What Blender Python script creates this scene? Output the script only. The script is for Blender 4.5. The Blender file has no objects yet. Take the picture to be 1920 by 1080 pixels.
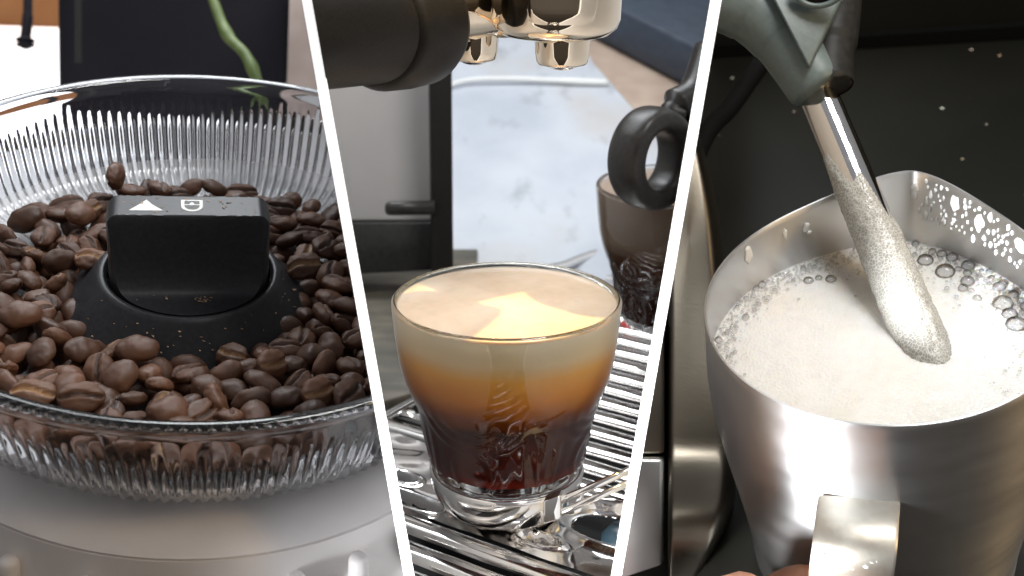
import bpy, bmesh, math, random
import numpy as np
from mathutils import Matrix, Vector, noise
random.seed(7); rng = np.random.default_rng(7)
sc = bpy.context.scene
col = sc.collection
R = math.radians
mm = 0.001
F = 40/36*1920          # focal length in photograph pixels

# ------------------------------------------------------------------ camera
cam_d = bpy.data.cameras.new("camera"); cam = bpy.data.objects.new("camera", cam_d); col.objects.link(cam)
cam_d.lens = 40; cam_d.sensor_width = 36; cam_d.clip_start = 0.01; cam_d.clip_end = 50
CAM = Matrix.Translation((0, 0, 0.5)) @ Matrix.Rotation(R(60), 4, 'X')
cam.matrix_world = CAM
cam_d.dof.use_dof = True; cam_d.dof.focus_distance = 0.275; cam_d.dof.aperture_fstop = 20
sc.camera = cam

# ------------------------------------------------------------------ world, exposure
sc.view_settings.view_transform = 'Standard'; sc.view_settings.look = 'None'
sc.view_settings.exposure = 0; sc.view_settings.gamma = 1
sc.cycles.use_denoising = True
sc.cycles.max_bounces = 14; sc.cycles.transmission_bounces = 12; sc.cycles.glossy_bounces = 6; sc.cycles.transparent_max_bounces = 12
sc.cycles.caustics_reflective = False; sc.cycles.caustics_refractive = True
sc.cycles.sample_clamp_indirect = 6
w = bpy.data.worlds.new("World"); sc.world = w; w.use_nodes = True
wn = w.node_tree; wn.nodes.clear()
def N(t, typ, **kw):
    n = t.nodes.new(typ)
    for k, v in kw.items():
        if k.startswith('_'): setattr(n, k[1:], v)
    return n
wo = wn.nodes.new('ShaderNodeOutputWorld'); bg = wn.nodes.new('ShaderNodeBackground')
tc = wn.nodes.new('ShaderNodeTexCoord'); sx = wn.nodes.new('ShaderNodeSeparateXYZ'); rp = wn.nodes.new('ShaderNodeValToRGB')
mr = wn.nodes.new('ShaderNodeMapRange'); mr.inputs[1].default_value = -1; mr.inputs[2].default_value = 1
wn.links.new(tc.outputs['Generated'], sx.inputs[0]); wn.links.new(sx.outputs[2], mr.inputs[0]); wn.links.new(mr.outputs[0], rp.inputs[0])
e = rp.color_ramp.elements
e[0].position = 0.0; e[0].color = (.03, .027, .024, 1); e[1].position = 1.0; e[1].color = (.34, .35, .38, 1)
for p_, c_ in ((.45, (.10, .085, .07, 1)), (.56, (.20, .18, .16, 1)), (.75, (.30, .29, .29, 1))):
    k = e.new(p_); k.color = c_
wn.links.new(rp.outputs[0], bg.inputs[0]); wn.links.new(bg.outputs[0], wo.inputs[0]); bg.inputs[1].default_value = 0.75

# ------------------------------------------------------------------ the three stations
def basis(p, r, vx):
    p, r = R(p), R(r); c, s = math.cos(p), math.sin(p)
    M = Matrix(((1,0,0),(0,s,c),(0,-c,s)))
    a = math.atan((vx-960)/F); ca, sa = math.cos(a), math.sin(a)
    Q = Matrix(((ca,0,-sa),(0,1,0),(sa,0,ca)))
    return Q @ Matrix(((math.cos(r),-math.sin(r),0),(math.sin(r),math.cos(r),0),(0,0,1))) @ M
class Bay:
    """a station: local millimetres, z up, y away from the viewer, origin at the centre of its vessel's rim"""
    def __init__(s, key, p, r, vx, cx, cy, d):
        s.key = key
        s.M = basis(p, r, vx); s.o = Vector(((cx-960)/F, -(cy-540)/F, -1))*d
        s.cam = s.M.transposed() @ (-s.o)
        s.mw = CAM @ (Matrix.Translation(s.o*mm) @ s.M.to_4x4())
    def ray(s, px, py): return s.M.transposed() @ Vector(((px-960)/F, -(py-540)/F, -1))
    def onz(s, px, py, z): r = s.ray(px, py); return s.cam + r*((z-s.cam.z)/r.z)
    def ony(s, px, py, y): r = s.ray(px, py); return s.cam + r*((y-s.cam.y)/r.y)
    def at(s, px, py, d): return s.cam + s.ray(px, py)*d
BL = Bay('L', 34.6, 0.5, 350, 396, 396.3, 283.8)
BM = Bay('M', 19.4, 0, 955, 950, 557, 296.7)
BR = Bay('R', 38.9, 0, 1640, 1653.7, 563, 270.4)

# ------------------------------------------------------------------ lamps
def area(name, bay, loc, target, sx_, sy_, power, color, spread=180):
    l = bpy.data.lights.new(name, 'AREA'); l.shape = 'RECTANGLE'; l.size = sx_*mm; l.size_y = sy_*mm
    l.energy = power; l.color = color; l.spread = R(spread)
    o = bpy.data.objects.new(name, l); col.objects.link(o)
    p = bay.mw @ (Vector(loc)*mm); t = bay.mw @ (Vector(target)*mm)
    o.matrix_world = Matrix.Translation(p) @ (t-p).to_track_quat('-Z', 'Y').to_matrix().to_4x4()
    return o
def spot(name, bay, loc, target, power, color, cone, blend=.1, rad=2):
    l = bpy.data.lights.new(name, 'SPOT'); l.energy = power; l.color = color; l.spot_size = R(cone); l.spot_blend = blend; l.shadow_soft_size = rad*mm
    o = bpy.data.objects.new(name, l); col.objects.link(o)
    p = bay.mw @ (Vector(loc)*mm); t = bay.mw @ (Vector(target)*mm)
    o.matrix_world = Matrix.Translation(p) @ (t-p).to_track_quat('-Z', 'Y').to_matrix().to_4x4()
    return o
area('window_light_left', BL, (-120, 360, 330), (0, 20, -20), 420, 220, 1.75, (.93, .97, 1))
area('window_light_middle', BM, (-30, 300, 400), (0, 60, -40), 240, 200, 1.2, (.93, .97, 1))
spot('sunbeam', BM, (-45, -4, 420), (4, -6, 0), 12.0, (1, .72, .24), 9.4, .15, 5)
area('band_reflection_lamp_right', BR, (-215, -320, 60), (-16, -38, -45), 55, 130, .32, (.95, .97, 1), 24)  # unseen narrow lamp, added for the white band reflected on the pitcher
area('ceiling_light_right', BR, (120, 90, 400), (0, 0, -20), 160, 160, 1.65, (1, .99, .97))
area('warm_lamp_right', BR, (330, -60, 180), (0, 0, -10), 60, 160, .45, (1, .66, .3))

# ------------------------------------------------------------------ materials
def mat(name, base=(.5,.5,.5), rough=.5, metal=0, **kw):
    m = bpy.data.materials.new(name); m.use_nodes = True
    b = m.node_tree.nodes['Principled BSDF']
    b.inputs['Base Color'].default_value = (*base, 1); b.inputs['Roughness'].default_value = rough; b.inputs['Metallic'].default_value = metal
    for k, v in kw.items():
        k = k.replace('_', ' ')
        b.inputs[k].default_value = v
    return m
def tex(m, kind='noise', scale=100, detail=4, coord='Object', stretch=(1,1,1), rot=(0,0,0)):
    t = m.node_tree; tcn = t.nodes.new('ShaderNodeTexCoord'); mp = t.nodes.new('ShaderNodeMapping')
    mp.inputs['Scale'].default_value = stretch; mp.inputs['Rotation'].default_value = rot
    t.links.new(tcn.outputs[coord], mp.inputs[0])
    if kind == 'noise':
        n = t.nodes.new('ShaderNodeTexNoise'); n.inputs['Detail'].default_value = detail
    else:
        n = t.nodes.new('ShaderNodeTexVoronoi'); n.feature = kind
    n.inputs['Scale'].default_value = scale
    t.links.new(mp.outputs[0], n.inputs['Vector'])
    return n
def ramp(m, out, stops, interp='LINEAR'):
    r = m.node_tree.nodes.new('ShaderNodeValToRGB'); m.node_tree.links.new(out, r.inputs[0])
    el = r.color_ramp.elements; r.color_ramp.interpolation = interp
    def c4(c): return (c, c, c, 1) if not hasattr(c, '__len__') else (*c, 1)
    el[0].position = stops[0][0]; el[0].color = c4(stops[0][1]); el[1].position = stops[-1][0]; el[1].color = c4(stops[-1][1])
    for p, c in stops[1:-1]:
        k = el.new(p); k.color = c4(c)
    return r
def bsdf(m): return m.node_tree.nodes['Principled BSDF']
def setc(m, out, inp='Base Color'): m.node_tree.links.new(out, bsdf(m).inputs[inp])
def bump(m, out, strength=.3, dist=.0005):
    b = m.node_tree.nodes.new('ShaderNodeBump'); b.inputs['Strength'].default_value = strength; b.inputs['Distance'].default_value = dist
    m.node_tree.links.new(out, b.inputs['Height']); m.node_tree.links.new(b.outputs[0], bsdf(m).inputs['Normal'])
    return b
def mixc(m, fac, a, b, typ='MIX'):
    n = m.node_tree.nodes.new('ShaderNodeMix'); n.data_type = 'RGBA'; n.blend_type = typ
    def s(i, v):
        if hasattr(v, 'is_linked') or isinstance(v, bpy.types.NodeSocket): m.node_tree.links.new(v, n.inputs[i])
        elif i == 0: n.inputs[0].default_value = v
        else: n.inputs[i].default_value = (*v, 1)
    s(0, fac); s(6, a); s(7, b)
    return n.outputs[2]
def speckled(name, base, base2, scale, rough=.5, bumpd=.0002, metal=0, strength=.4, **kw):
    m = mat(name, base, rough, metal, **kw); n = tex(m, 'noise', scale, 6)
    setc(m, ramp(m, n.outputs[0], ((.35, base), (.65, base2))).outputs[0]); bump(m, n.outputs[0], strength, bumpd)
    return m

M_white = mat('white_board_edge_glow', (.9,.9,.9), .5)
bsdf(M_white).inputs['Emission Color'].default_value = (1, 1, 1, 1); bsdf(M_white).inputs['Emission Strength'].default_value = 1.0  # glow added so the board edges read pure white; no lamp in them
M_whitepaint = mat('white_painted_board', (.82,.82,.82), .5)
M_hopper = mat('clear_plastic', (.87,.885,.92), .02, 0, IOR=1.49, Transmission_Weight=1.0)
M_floor = mat('whitened_clear_plastic', (.93,.94,.96), .06, 0, IOR=1.49, Transmission_Weight=.72)  # clear hopper floor, whitened in place of the bright body showing through
M_glass = mat('clear_glass', (.97,.98,.97), .0, 0, IOR=1.47, Transmission_Weight=1.0)
M_knob = speckled('dark_grey_plastic', (.020,.021,.024), (.029,.029,.032), 900, .38, .00005)
M_knob_print = mat('cream_print', (.72,.72,.68), .5)
M_body = speckled('warm_white_plastic', (.74,.71,.70), (.77,.74,.73), 60, .42, .00003)
M_groove = mat('dark_gap', (.02,.02,.02), .7)
M_chrome = mat('polished_chrome', (.86,.84,.82), .06, 1)
M_chromew = mat('warm_polished_chrome', (.70,.60,.48), .05, 1)
n_ = tex(M_chromew, 'noise', 60, 3); bump(M_chromew, n_.outputs[0], .15, .0006)
n_ = tex(M_chrome, 'noise', 90, 3); bump(M_chrome, n_.outputs[0], .2, .0004)
setc(M_chrome, ramp(M_chrome, tex(M_chrome, 'noise', 300, 5).outputs[0], ((.4, .04), (.7, .16))).outputs[0], 'Roughness')
M_black = speckled('black_rubberised_plastic', (.009,.008,.007), (.014,.012,.010), 1500, .5, .0001)
bsdf(M_black).inputs['Specular IOR Level'].default_value = .14
M_ring = speckled('black_soft_plastic', (.02,.018,.017), (.03,.027,.024), 800, .33, .00008)
for q_ in (M_ring, M_knob): bsdf(q_).inputs['Specular IOR Level'].default_value = .28
M_brush = mat('brushed_steel', (.70,.70,.70), .3, 1, Anisotropic=.85)
tg = M_brush.node_tree.nodes.new('ShaderNodeTangent'); tg.direction_type = 'RADIAL'; tg.axis = 'Z'; M_brush.node_tree.links.new(tg.outputs[0], bsdf(M_brush).inputs['Tangent']); bsdf(M_brush).inputs['Anisotropic Rotation'].default_value=.25
n_ = tex(M_brush, 'noise', 220, 5, stretch=(1, 1, 14)); bump(M_brush, n_.outputs[0], .12, .0001)
n2 = tex(M_brush, 'noise', 45, 4, stretch=(1, 1, 4)); setc(M_brush, ramp(M_brush, n2.outputs[0], ((.3, .32), (.7, .38))).outputs[0], 'Roughness')
M_strap = mat('worn_brushed_strap', (.46,.44,.40), .42, 1)
n_ = tex(M_strap, 'noise', 260, 5, stretch=(1, 1, 8)); bump(M_strap, n_.outputs[0], .2, .00012)
setc(M_strap, ramp(M_strap, tex(M_strap, 'noise', 120, 5).outputs[0], ((.35, (.36,.33,.28)), (.65, (.54,.52,.47)))).outputs[0])
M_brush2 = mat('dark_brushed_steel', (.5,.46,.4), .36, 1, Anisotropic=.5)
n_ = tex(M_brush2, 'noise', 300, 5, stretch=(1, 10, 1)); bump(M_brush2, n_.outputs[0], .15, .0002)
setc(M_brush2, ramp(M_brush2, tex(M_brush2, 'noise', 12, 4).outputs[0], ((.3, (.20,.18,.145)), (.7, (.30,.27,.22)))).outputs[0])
M_grip = speckled('grey_green_silicone', (.12,.155,.15), (.14,.175,.17), 700, .42, .00008)
M_gripdark = speckled('black_panel_and_grip_shade', (.018,.018,.017), (.028,.027,.025), 500, .5, .0001)  # machine's lower panel, and the painted shade on the wand's grip
bsdf(M_gripdark).inputs['Specular IOR Level'].default_value = .2
M_skin = mat('skin', (.62,.33,.22), .45, 0, Subsurface_Weight=.15, Subsurface_Radius=(.004,.0015,.0008), Subsurface_Scale=1.0)
n_ = tex(M_skin, 'noise', 500, 6); bump(M_skin, n_.outputs[0], .3, .0003)
setc(M_skin, ramp(M_skin, tex(M_skin, 'noise', 60, 4).outputs[0], ((.35, (.60,.29,.19)), (.65, (.68,.38,.27)))).outputs[0])
M_nail = mat('nail', (.75,.5,.42), .25)
# worktop: black composite with sparse glitter flakes
M_granite = mat('black_glitter_stone', (.016,.016,.013), .4)
bsdf(M_granite).inputs['Specular IOR Level'].default_value = .25
v = tex(M_granite, 'F1', 80, stretch=(1, 1, 0)); rr = ramp(M_granite, v.outputs['Distance'], ((.045, 1), (.075, 0)))
sep = M_granite.node_tree.nodes.new('ShaderNodeSeparateColor'); M_granite.node_tree.links.new(v.outputs['Color'], sep.inputs[0])
pick = ramp(M_granite, sep.outputs[0], ((.5, 1), (.85, 0))); tint = ramp(M_granite, sep.outputs[1], ((0, (.8,.5,.22)), (.5, (.75,.8,.7)), (1, (.8,.4,.25))))
mul = M_granite.node_tree.nodes.new('ShaderNodeMath'); mul.operation = 'MULTIPLY'
M_granite.node_tree.links.new(rr.outputs[0], mul.inputs[0]); M_granite.node_tree.links.new(pick.outputs[0], mul.inputs[1])
basec = ramp(M_granite, tex(M_granite, 'noise', 8, 5).outputs[0], ((.35, (.009,.009,.007)), (.65, (.016,.0155,.012))))
setc(M_granite, mixc(M_granite, mul.outputs[0], basec.outputs[0], tint.outputs[0]))
M_gap = mat('black_seal', (.004,.004,.004), .8)
bsdf(M_gap).inputs['Specular IOR Level'].default_value = .1
# plaster panel
M_plaster = mat('pale_plaster', (.62,.63,.67), .45)
n_ = tex(M_plaster, 'noise', 16, 8); n2 = tex(M_plaster, 'noise', 70, 8, stretch=(1, .5, 1))
c1 = ramp(M_plaster, n_.outputs[0], ((.3, (.42,.45,.51)), (.5, (.51,.54,.59)), (.72, (.48,.47,.47))))
c2 = ramp(M_plaster, n2.outputs[0], ((.28, .74), (.42, 1.0), (.8, 1.0)))
setc(M_plaster, mixc(M_plaster, 1.0, c1.outputs[0], c2.outputs[0], 'MULTIPLY')); bump(M_plaster, n2.outputs[0], .5, .0016)
M_sand = speckled('brown_sandstone', (.38,.28,.22), (.46,.36,.29), 60, .6, .0006)
M_navy = speckled('navy_cloth', (.028,.04,.062), (.04,.055,.08), 140, .6, .0004)
M_greypanel = speckled('grey_cabinet', (.36,.345,.34), (.40,.385,.375), 22, .4, .0001)
M_stone = mat('olive_stone', (.1,.09,.07), .55)
n_ = tex(M_stone, 'noise', 45, 9, stretch=(.6, 1.4, 1)); setc(M_stone, ramp(M_stone, n_.outputs[0], ((.3, (.035,.033,.026)), (.5, (.085,.078,.06)), (.68, (.19,.16,.12)))).outputs[0]); bump(M_stone, n_.outputs[0], .5, .001)
M_red = mat('red_plastic', (.5,.03,.03), .3)
M_teal = mat('blue_grey_plastic', (.03,.055,.07), .3)
M_wood = speckled('orange_wood', (.42,.16,.05), (.52,.22,.08), 30, .5, .0002)
M_pot = speckled('aubergine_black_plastic', (.010,.009,.014), (.014,.012,.018), 20, .7, .0001)
bsdf(M_pot).inputs['Specular IOR Level'].default_value = .25
M_curtain = speckled('brown_curtain', (.25,.19,.17), (.42,.34,.31), 18, .8, .0003)
M_window = mat('window_daylight', (1,1,1), .5); bsdf(M_window).inputs['Emission Color'].default_value = (.97,.98,1,1); bsdf(M_window).inputs['Emission Strength'].default_value = 1.6
M_stem = speckled('green_stem', (.07,.11,.02), (.13,.17,.05), 200, .5, .0003)
M_table = speckled('white_tabletop', (.72,.72,.73), (.78,.78,.79), 30, .4, .0001)
M_white_plastic = mat('white_plastic', (.8,.8,.78), .35)
# coffee beans
def bean_mat(name, a, b, seam):
    m = mat(name, a, .5, 0)
    t = m.node_tree
    n = tex(m, 'noise', 420, 6); n2 = tex(m, 'noise', 120, 3)
    oi = t.nodes.new('ShaderNodeObjectInfo')
    c = mixc(m, oi.outputs['Random'], a, b)
    k = ramp(m, n2.outputs[0], ((.3, .72), (.7, 1.18)))
    c = mixc(m, 1.0, c, k.outputs[0], 'MULTIPLY')
    at = t.nodes.new('ShaderNodeAttribute'); at.attribute_name = 'seam'
    c = mixc(m, at.outputs['Fac'], c, seam)
    setc(m, c); bump(m, n.outputs[0], .35, .00028)
    setc(m, ramp(m, n2.outputs[0], ((.3, .46), (.7, .66))).outputs[0], 'Roughness')
    return m
M_bean = bean_mat('roasted_bean', (.048,.019,.009), (.118,.050,.025), (.018,.007,.004))
M_bean2 = bean_mat('roasted_bean_with_chaff', (.07,.029,.013), (.14,.06,.03), (.40,.24,.12))
M_crumb = mat('coffee_crumb', (.45,.27,.15), .7)
# drink
def zramp(name, stops, rough=.25, z0=-50, z1=0, wob=0.0, **kw):
    m = mat(name, (.5,.5,.5), rough, 0, **kw); t = m.node_tree
    g = t.nodes.new('ShaderNodeTexCoord'); s = t.nodes.new('ShaderNodeSeparateXYZ'); t.links.new(g.outputs['Object'], s.inputs[0])
    r_ = t.nodes.new('ShaderNodeMapRange'); r_.inputs[1].default_value = z0*mm; r_.inputs[2].default_value = z1*mm
    add = t.nodes.new('ShaderNodeMath'); add.operation = 'MULTIPLY_ADD'; nn = tex(m, 'noise', 70, 4); t.links.new(nn.outputs[0], add.inputs[0])
    add.inputs[1].default_value = wob*mm; t.links.new(s.outputs[2], add.inputs[2])
    t.links.new(add.outputs[0], r_.inputs[0])
    rr = ramp(m, r_.outputs[0], stops); setc(m, rr.outputs[0]); bsdf(m).inputs['Specular IOR Level'].default_value = 0; return m
M_coffee = zramp('layered_coffee_with_glow', ((0, (.16,.012,.006)), (.08, (.26,.02,.008)), (.17, (.06,.007,.004)), (.45, (.045,.009,.003)), (.55, (.17,.04,.006)),
    (.66, (.56,.19,.022)), (.78, (.78,.36,.07)), (.86, (.80,.58,.31)), (1, (.82,.70,.50))), .2, -50, 0, 2.0, Subsurface_Weight=0.0)  # real layers; the orange and the red base also paint light glowing through
M_coffee2 = zramp('dark_layered_coffee', ((0, (.03,.008,.006)), (.5, (.04,.012,.008)), (.72, (.12,.06,.035)), (.8, (.26,.18,.13)), (1, (.34,.26,.21))), .2, -50, 0, 2.0)
M_crema2 = mat('grey_brown_foam', (.38,.29,.23), .2)
M_crema = mat('crema_foam', (.70,.50,.34), .13, 0, Subsurface_Weight=.25, Subsurface_Radius=(.004,.002,.001), Subsurface_Scale=1.0)
n_ = tex(M_crema, 'noise', 40, 5); n3 = tex(M_crema, 'noise', 260, 7); setc(M_crema, mixc(M_crema, 1.0, ramp(M_crema, n3.outputs[0], ((.34, .95), (.52, 1.0))).outputs[0], ramp(M_crema, n_.outputs[0], ((.3, (.62,.45,.31)), (.5, (.72,.55,.40)), (.7, (.78,.63,.48)))).outputs[0], 'MULTIPLY'))
bump(M_crema, tex(M_crema, 'noise', 420, 6).outputs[0], .22, .00012)
M_milk = mat('frothed_milk', (.86,.82,.74), .2, 0, Subsurface_Weight=.4, Subsurface_Radius=(.004,.003,.002), Subsurface_Scale=1.0)
v = tex(M_milk, 'F1', 1300); n_ = tex(M_milk, 'noise', 35, 5)
setc(M_milk, mixc(M_milk, 1.0, ramp(M_milk, n_.outputs[0], ((.35, (.85,.82,.76)), (.65, (.91,.90,.88)))).outputs[0], ramp(M_milk, tex(M_milk, 'noise', 330, 6).outputs[0], ((.3, .95), (.55, 1.0))).outputs[0], 'MULTIPLY')); bump(M_milk, v.outputs['Distance'], .45, .0004)
M_foam = mat('milk_foam', (.86,.86,.83), .35, 0, Subsurface_Weight=.3, Subsurface_Radius=(.002,.002,.002), Subsurface_Scale=1.0)
bump(M_foam, tex(M_foam, 'F1', 900).outputs['Distance'], .5, .0003)
M_bubble = bpy.data.materials.new('bubble_film'); M_bubble.use_nodes = True
bt = M_bubble.node_tree; bt.nodes.clear(); bo = bt.nodes.new('ShaderNodeOutputMaterial'); b1 = bt.nodes.new('ShaderNodeBsdfTransparent'); b2 = bt.nodes.new('ShaderNodeBsdfGlossy'); b2.inputs['Roughness'].default_value = .03
bx_ = bt.nodes.new('ShaderNodeMixShader'); bf = bt.nodes.new('ShaderNodeFresnel'); bf.inputs[0].default_value = 1.35; bw = bt.nodes.new('ShaderNodeLayerWeight'); bw.inputs[0].default_value = .5
bt.links.new(bw.outputs['Facing'], ramp(M_bubble, bw.outputs['Facing'], ((.1, (.80,.80,.81)), (.55, (.62,.62,.62)), (.85, (.30,.29,.28)))).inputs[0])
bt.links.new(bt.nodes[-1].outputs[0], b1.inputs[0]); bt.links.new(bf.outputs[0], bx_.inputs[0]); bt.links.new(b1.outputs[0], bx_.inputs[1]); bt.links.new(b2.outputs[0], bx_.inputs[2]); bt.links.new(bx_.outputs[0], bo.inputs[0])
# foam net over metal
M_foamtube = mat('foam_coated_metal', (.8,.8,.77), .22, 0)
v = tex(M_foamtube, 'DISTANCE_TO_EDGE', 1250, stretch=(1,1,.75)); n_ = tex(M_foamtube, 'noise', 260, 4)
net = ramp(M_foamtube, v.outputs['Distance'], ((.02, (.62,.61,.56)), (.12, (.33,.325,.295)), (.5, (.38,.37,.335))))
setc(M_foamtube, mixc(M_foamtube, ramp(M_foamtube, n_.outputs[0], ((.45, 0), (.7, .5))).outputs[0], net.outputs[0], (.58,.57,.52)))
bump(M_foamtube, v.outputs['Distance'], .4, .0004)

# ------------------------------------------------------------------ object helpers
BAYOF = {}
def link(name, verts, faces, m, bay, parent=None, smooth=True, kind=None, mats=None, fm=None):
    me = bpy.data.meshes.new(name)
    me.from_pydata([tuple(Vector(v)*mm) for v in verts], [], faces); me.update()
    for x in (mats or [m]): me.materials.append(x)
    if fm is not None:
        me.polygons.foreach_set('material_index', fm)
    if smooth: me.polygons.foreach_set('use_smooth', [True]*len(me.polygons))
    o = bpy.data.objects.new(name, me); col.objects.link(o)
    if parent is not None: o.parent = parent
    else: o.matrix_world = bay.mw
    o['_b'] = bay.key
    if kind: o['kind'] = kind
    return o
def tag(o, label, cat, group=None):
    o['label'] = label; o['category'] = cat
    if group: o['group'] = group
    return o
def thing(name, bay, label, cat, group=None, loc=(0,0,0)):
    o = bpy.data.objects.new(name, None); col.objects.link(o); o.empty_display_size = .01
    o.matrix_world = bay.mw @ Matrix.Translation(Vector(loc)*mm); o['_b'] = bay.key
    return tag(o, label, cat, group)
def struct(o): o['kind'] = 'structure'; return o
def lathe(prof, n=96, fn=None, close=False, c=(0,0)):
    """prof: (r, z) list; close joins last ring to first"""
    V, Fc = [], []
    m = len(prof)
    for i, (r, z) in enumerate(prof):
        for k in range(n):
            a = 2*math.pi*k/n; rr, zz = (r, z) if fn is None else fn(i, a, r, z)
            V.append((c[0]+rr*math.cos(a), c[1]+rr*math.sin(a), zz))
    for i in range(m if close else m-1):
        j = (i+1) % m
        for k in range(n):
            l = (k+1) % n; Fc.append((i*n+k, i*n+l, j*n+l, j*n+k))
    return V, Fc
def recalc(o):
    bm = bmesh.new(); bm.from_mesh(o.data); bmesh.ops.remove_doubles(bm, verts=bm.verts, dist=1e-7)
    bmesh.ops.recalc_face_normals(bm, faces=bm.faces); bm.to_mesh(o.data); bm.free(); return o
def tube(path, rad, n=24, caps=True, squash=None):
    """swept tube through points; rad: number or list"""
    P = [Vector(p) for p in path]; V, Fc = [], []
    up = None
    for i, p in enumerate(P):
        t = (P[min(i+1, len(P)-1)] - P[max(i-1, 0)]).normalized()
        if up is None: up = t.orthogonal().normalized()
        up = (up - t*up.dot(t)).normalized(); s = t.cross(up)
        r = rad[i] if hasattr(rad, '__len__') else rad
        for k in range(n):
            a = 2*math.pi*k/n; V.append(p + (up*math.cos(a) + s*math.sin(a))*r)
    for i in range(len(P)-1):
        for k in range(n):
            l = (k+1) % n; Fc.append((i*n+k, i*n+l, (i+1)*n+l, (i+1)*n+k))
    if caps: Fc.append(tuple(range(n))[::-1]); Fc.append(tuple((len(P)-1)*n+k for k in range(n)))
    return V, Fc
def spline(pts, n=12):
    P = [Vector(p) for p in pts]; P = [P[0]*2-P[1]] + P + [P[-1]*2-P[-2]]; out = []
    for i in range(1, len(P)-2):
        for k in range(n):
            t = k/n; a, b, c, d = P[i-1:i+3]
            out.append(.5*((2*b)+(c-a)*t+(2*a-5*b+4*c-d)*t*t+(3*b-a-3*c+d)*t**3))
    out.append(P[-2]); return out
def prism(name, poly, ext, m, bay, parent=None, bev=0, seg=3, smooth=True, kind=None):
    """closed solid: polygon (local mm points) pushed along ext, bevelled"""
    bm = bmesh.new(); ext = Vector(ext)
    a = [bm.verts.new(Vector(p)*mm) for p in poly]; b = [bm.verts.new((Vector(p)+ext)*mm) for p in poly]
    bm.faces.new(a); bm.faces.new(b[::-1]); n = len(a)
    for i in range(n): bm.faces.new((a[i], b[i], b[(i+1) % n], a[(i+1) % n]))
    bmesh.ops.recalc_face_normals(bm, faces=bm.faces)
    if bev: bmesh.ops.bevel(bm, geom=list(bm.edges), offset=bev*mm, segments=seg, affect='EDGES', profile=.5)
    me = bpy.data.meshes.new(name); bm.to_mesh(me); bm.free(); me.materials.append(m)
    o = bpy.data.objects.new(name, me); col.objects.link(o)
    if parent is not None: o.parent = parent
    else: o.matrix_world = bay.mw
    o['_b'] = bay.key
    if smooth:
        me.polygons.foreach_set('use_smooth', [True]*len(me.polygons))
        me.set_sharp_from_angle(angle=R(35))
    if kind: o['kind'] = kind
    return o
def join(parts):
    V, Fc = [], []
    for v, f in parts:
        k = len(V); V += list(v); Fc += [tuple(i+k for i in q) for q in f]
    return V, Fc
def nz(p, s=1): return noise.noise(Vector(p)*s)

# ================================================================== DIVIDER BOARDS
def board(lab, top, bot, d0=236, d1=620):
    """white board standing between two stations, edge on to the viewer"""
    (tl, tr), (bl, br) = top, bot
    def cp(px, py, d): return Vector(((px-960)/F*d, -(py-540)/F*d, -d))
    def xat(a, b, y): return a+(b-a)*y/1080
    ys = (-90, 1170)
    fl = [cp(xat(tl, bl, y), y, d0) for y in ys]; fr = [cp(xat(tr, br, y), y, d0) for y in ys]
    cm = [(a+b)/2 for a, b in zip(fl, fr)]; hw = [(b-a)/2 for a, b in zip(fl, fr)]
    bk = [c*(d1/d0) for c in cm]
    V = fl+fr+[bk[0]-hw[0], bk[1]-hw[1], bk[0]+hw[0], bk[1]+hw[1]]
    t = bpy.data.objects.new('partition_board', None); col.objects.link(t); t.matrix_world = CAM; tag(t, lab, 'partition')
    def mk(nm, vs, fs, m):
        me = bpy.data.meshes.new(nm); me.from_pydata([tuple(v*mm) for v in vs], [], fs); me.materials.append(m)
        o = bpy.data.objects.new(nm, me); col.objects.link(o); o.parent = t; return o
    mk('panel', V, [(0,1,5,4), (2,6,7,3), (4,5,7,6), (0,4,6,2), (1,3,7,5)], M_whitepaint)
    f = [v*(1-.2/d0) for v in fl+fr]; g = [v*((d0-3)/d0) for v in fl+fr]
    mk('added_glow_edge', g+f, [(0,2,3,1), (4,5,7,6), (0,1,5,4), (2,6,7,3), (0,4,6,2), (1,3,7,5)], M_white)  # added glowing strip over the board's front edge
LB = ((566, 586), (757.6, 777)); RB = ((1332, 1353), (1146, 1165))
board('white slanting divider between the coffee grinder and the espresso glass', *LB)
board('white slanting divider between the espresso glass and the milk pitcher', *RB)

# ================================================================== LEFT: GRINDER WITH BEANS
KX = -5.2
gr = thing('coffee_grinder', BL, 'white coffee grinder with clear ribbed hopper full of roasted beans', 'coffee grinder', loc=(0,0,0))
def sm(a, b, x): x = max(0, min(1, (x-a)/(b-a))); return x*x*(3-2*x)
# hopper: outer profile down, inner profile up
outer = [(81.2,-.2),(81.6,-1.2),(81.4,-2.4),(80.2,-3.2),(79.9,-5),(79.6,-8),(79.3,-10),(78.9,-12.5),(78.4,-15),(77.8,-17.5),(77.1,-20),(76.3,-22.5),(75.3,-25),(74.2,-27),(72.4,-28.8),(70,-30.0),(66,-31.3),(60,-33),(54,-34.7),(48,-36.4),(42,-38.1),(36,-40),(32,-42)]
inner = [(32,-39.6),(36,-37.6),(42,-35.7),(48,-34),(54,-32.3),(60,-30.6),(66,-28.9),(69.5,-27.8),(71.6,-26.4),(73,-24.6),(74.2,-22),(75.2,-18),(76,-14),(76.8,-10),(77.3,-6),(77.6,-3),(78.0,-1.2),(78.7,-.3),(79.8,.15),(80.7,.1)]
NR = 168
no = len(outer)
def hop(i, a, r, z):
    if i < no:
        ph = .5+.5*math.cos(NR*a)
        if i <= 14:
            k = sm(-7.5, -17, z)*1.25
            return r - k*(1-ph)**1.3, z
        k = 1.5*sm(30, 50, r)
        return r, z + k*(1-ph)
    elif 40 < r < 72.5:
        return r, z - .75*sm(40, 50, r)*sm(72.5, 70, r)*(.5-.5*math.cos(NR*a))
    return r, z
V, Fc = lathe(outer+inner, NR*6, hop, close=True)
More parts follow.
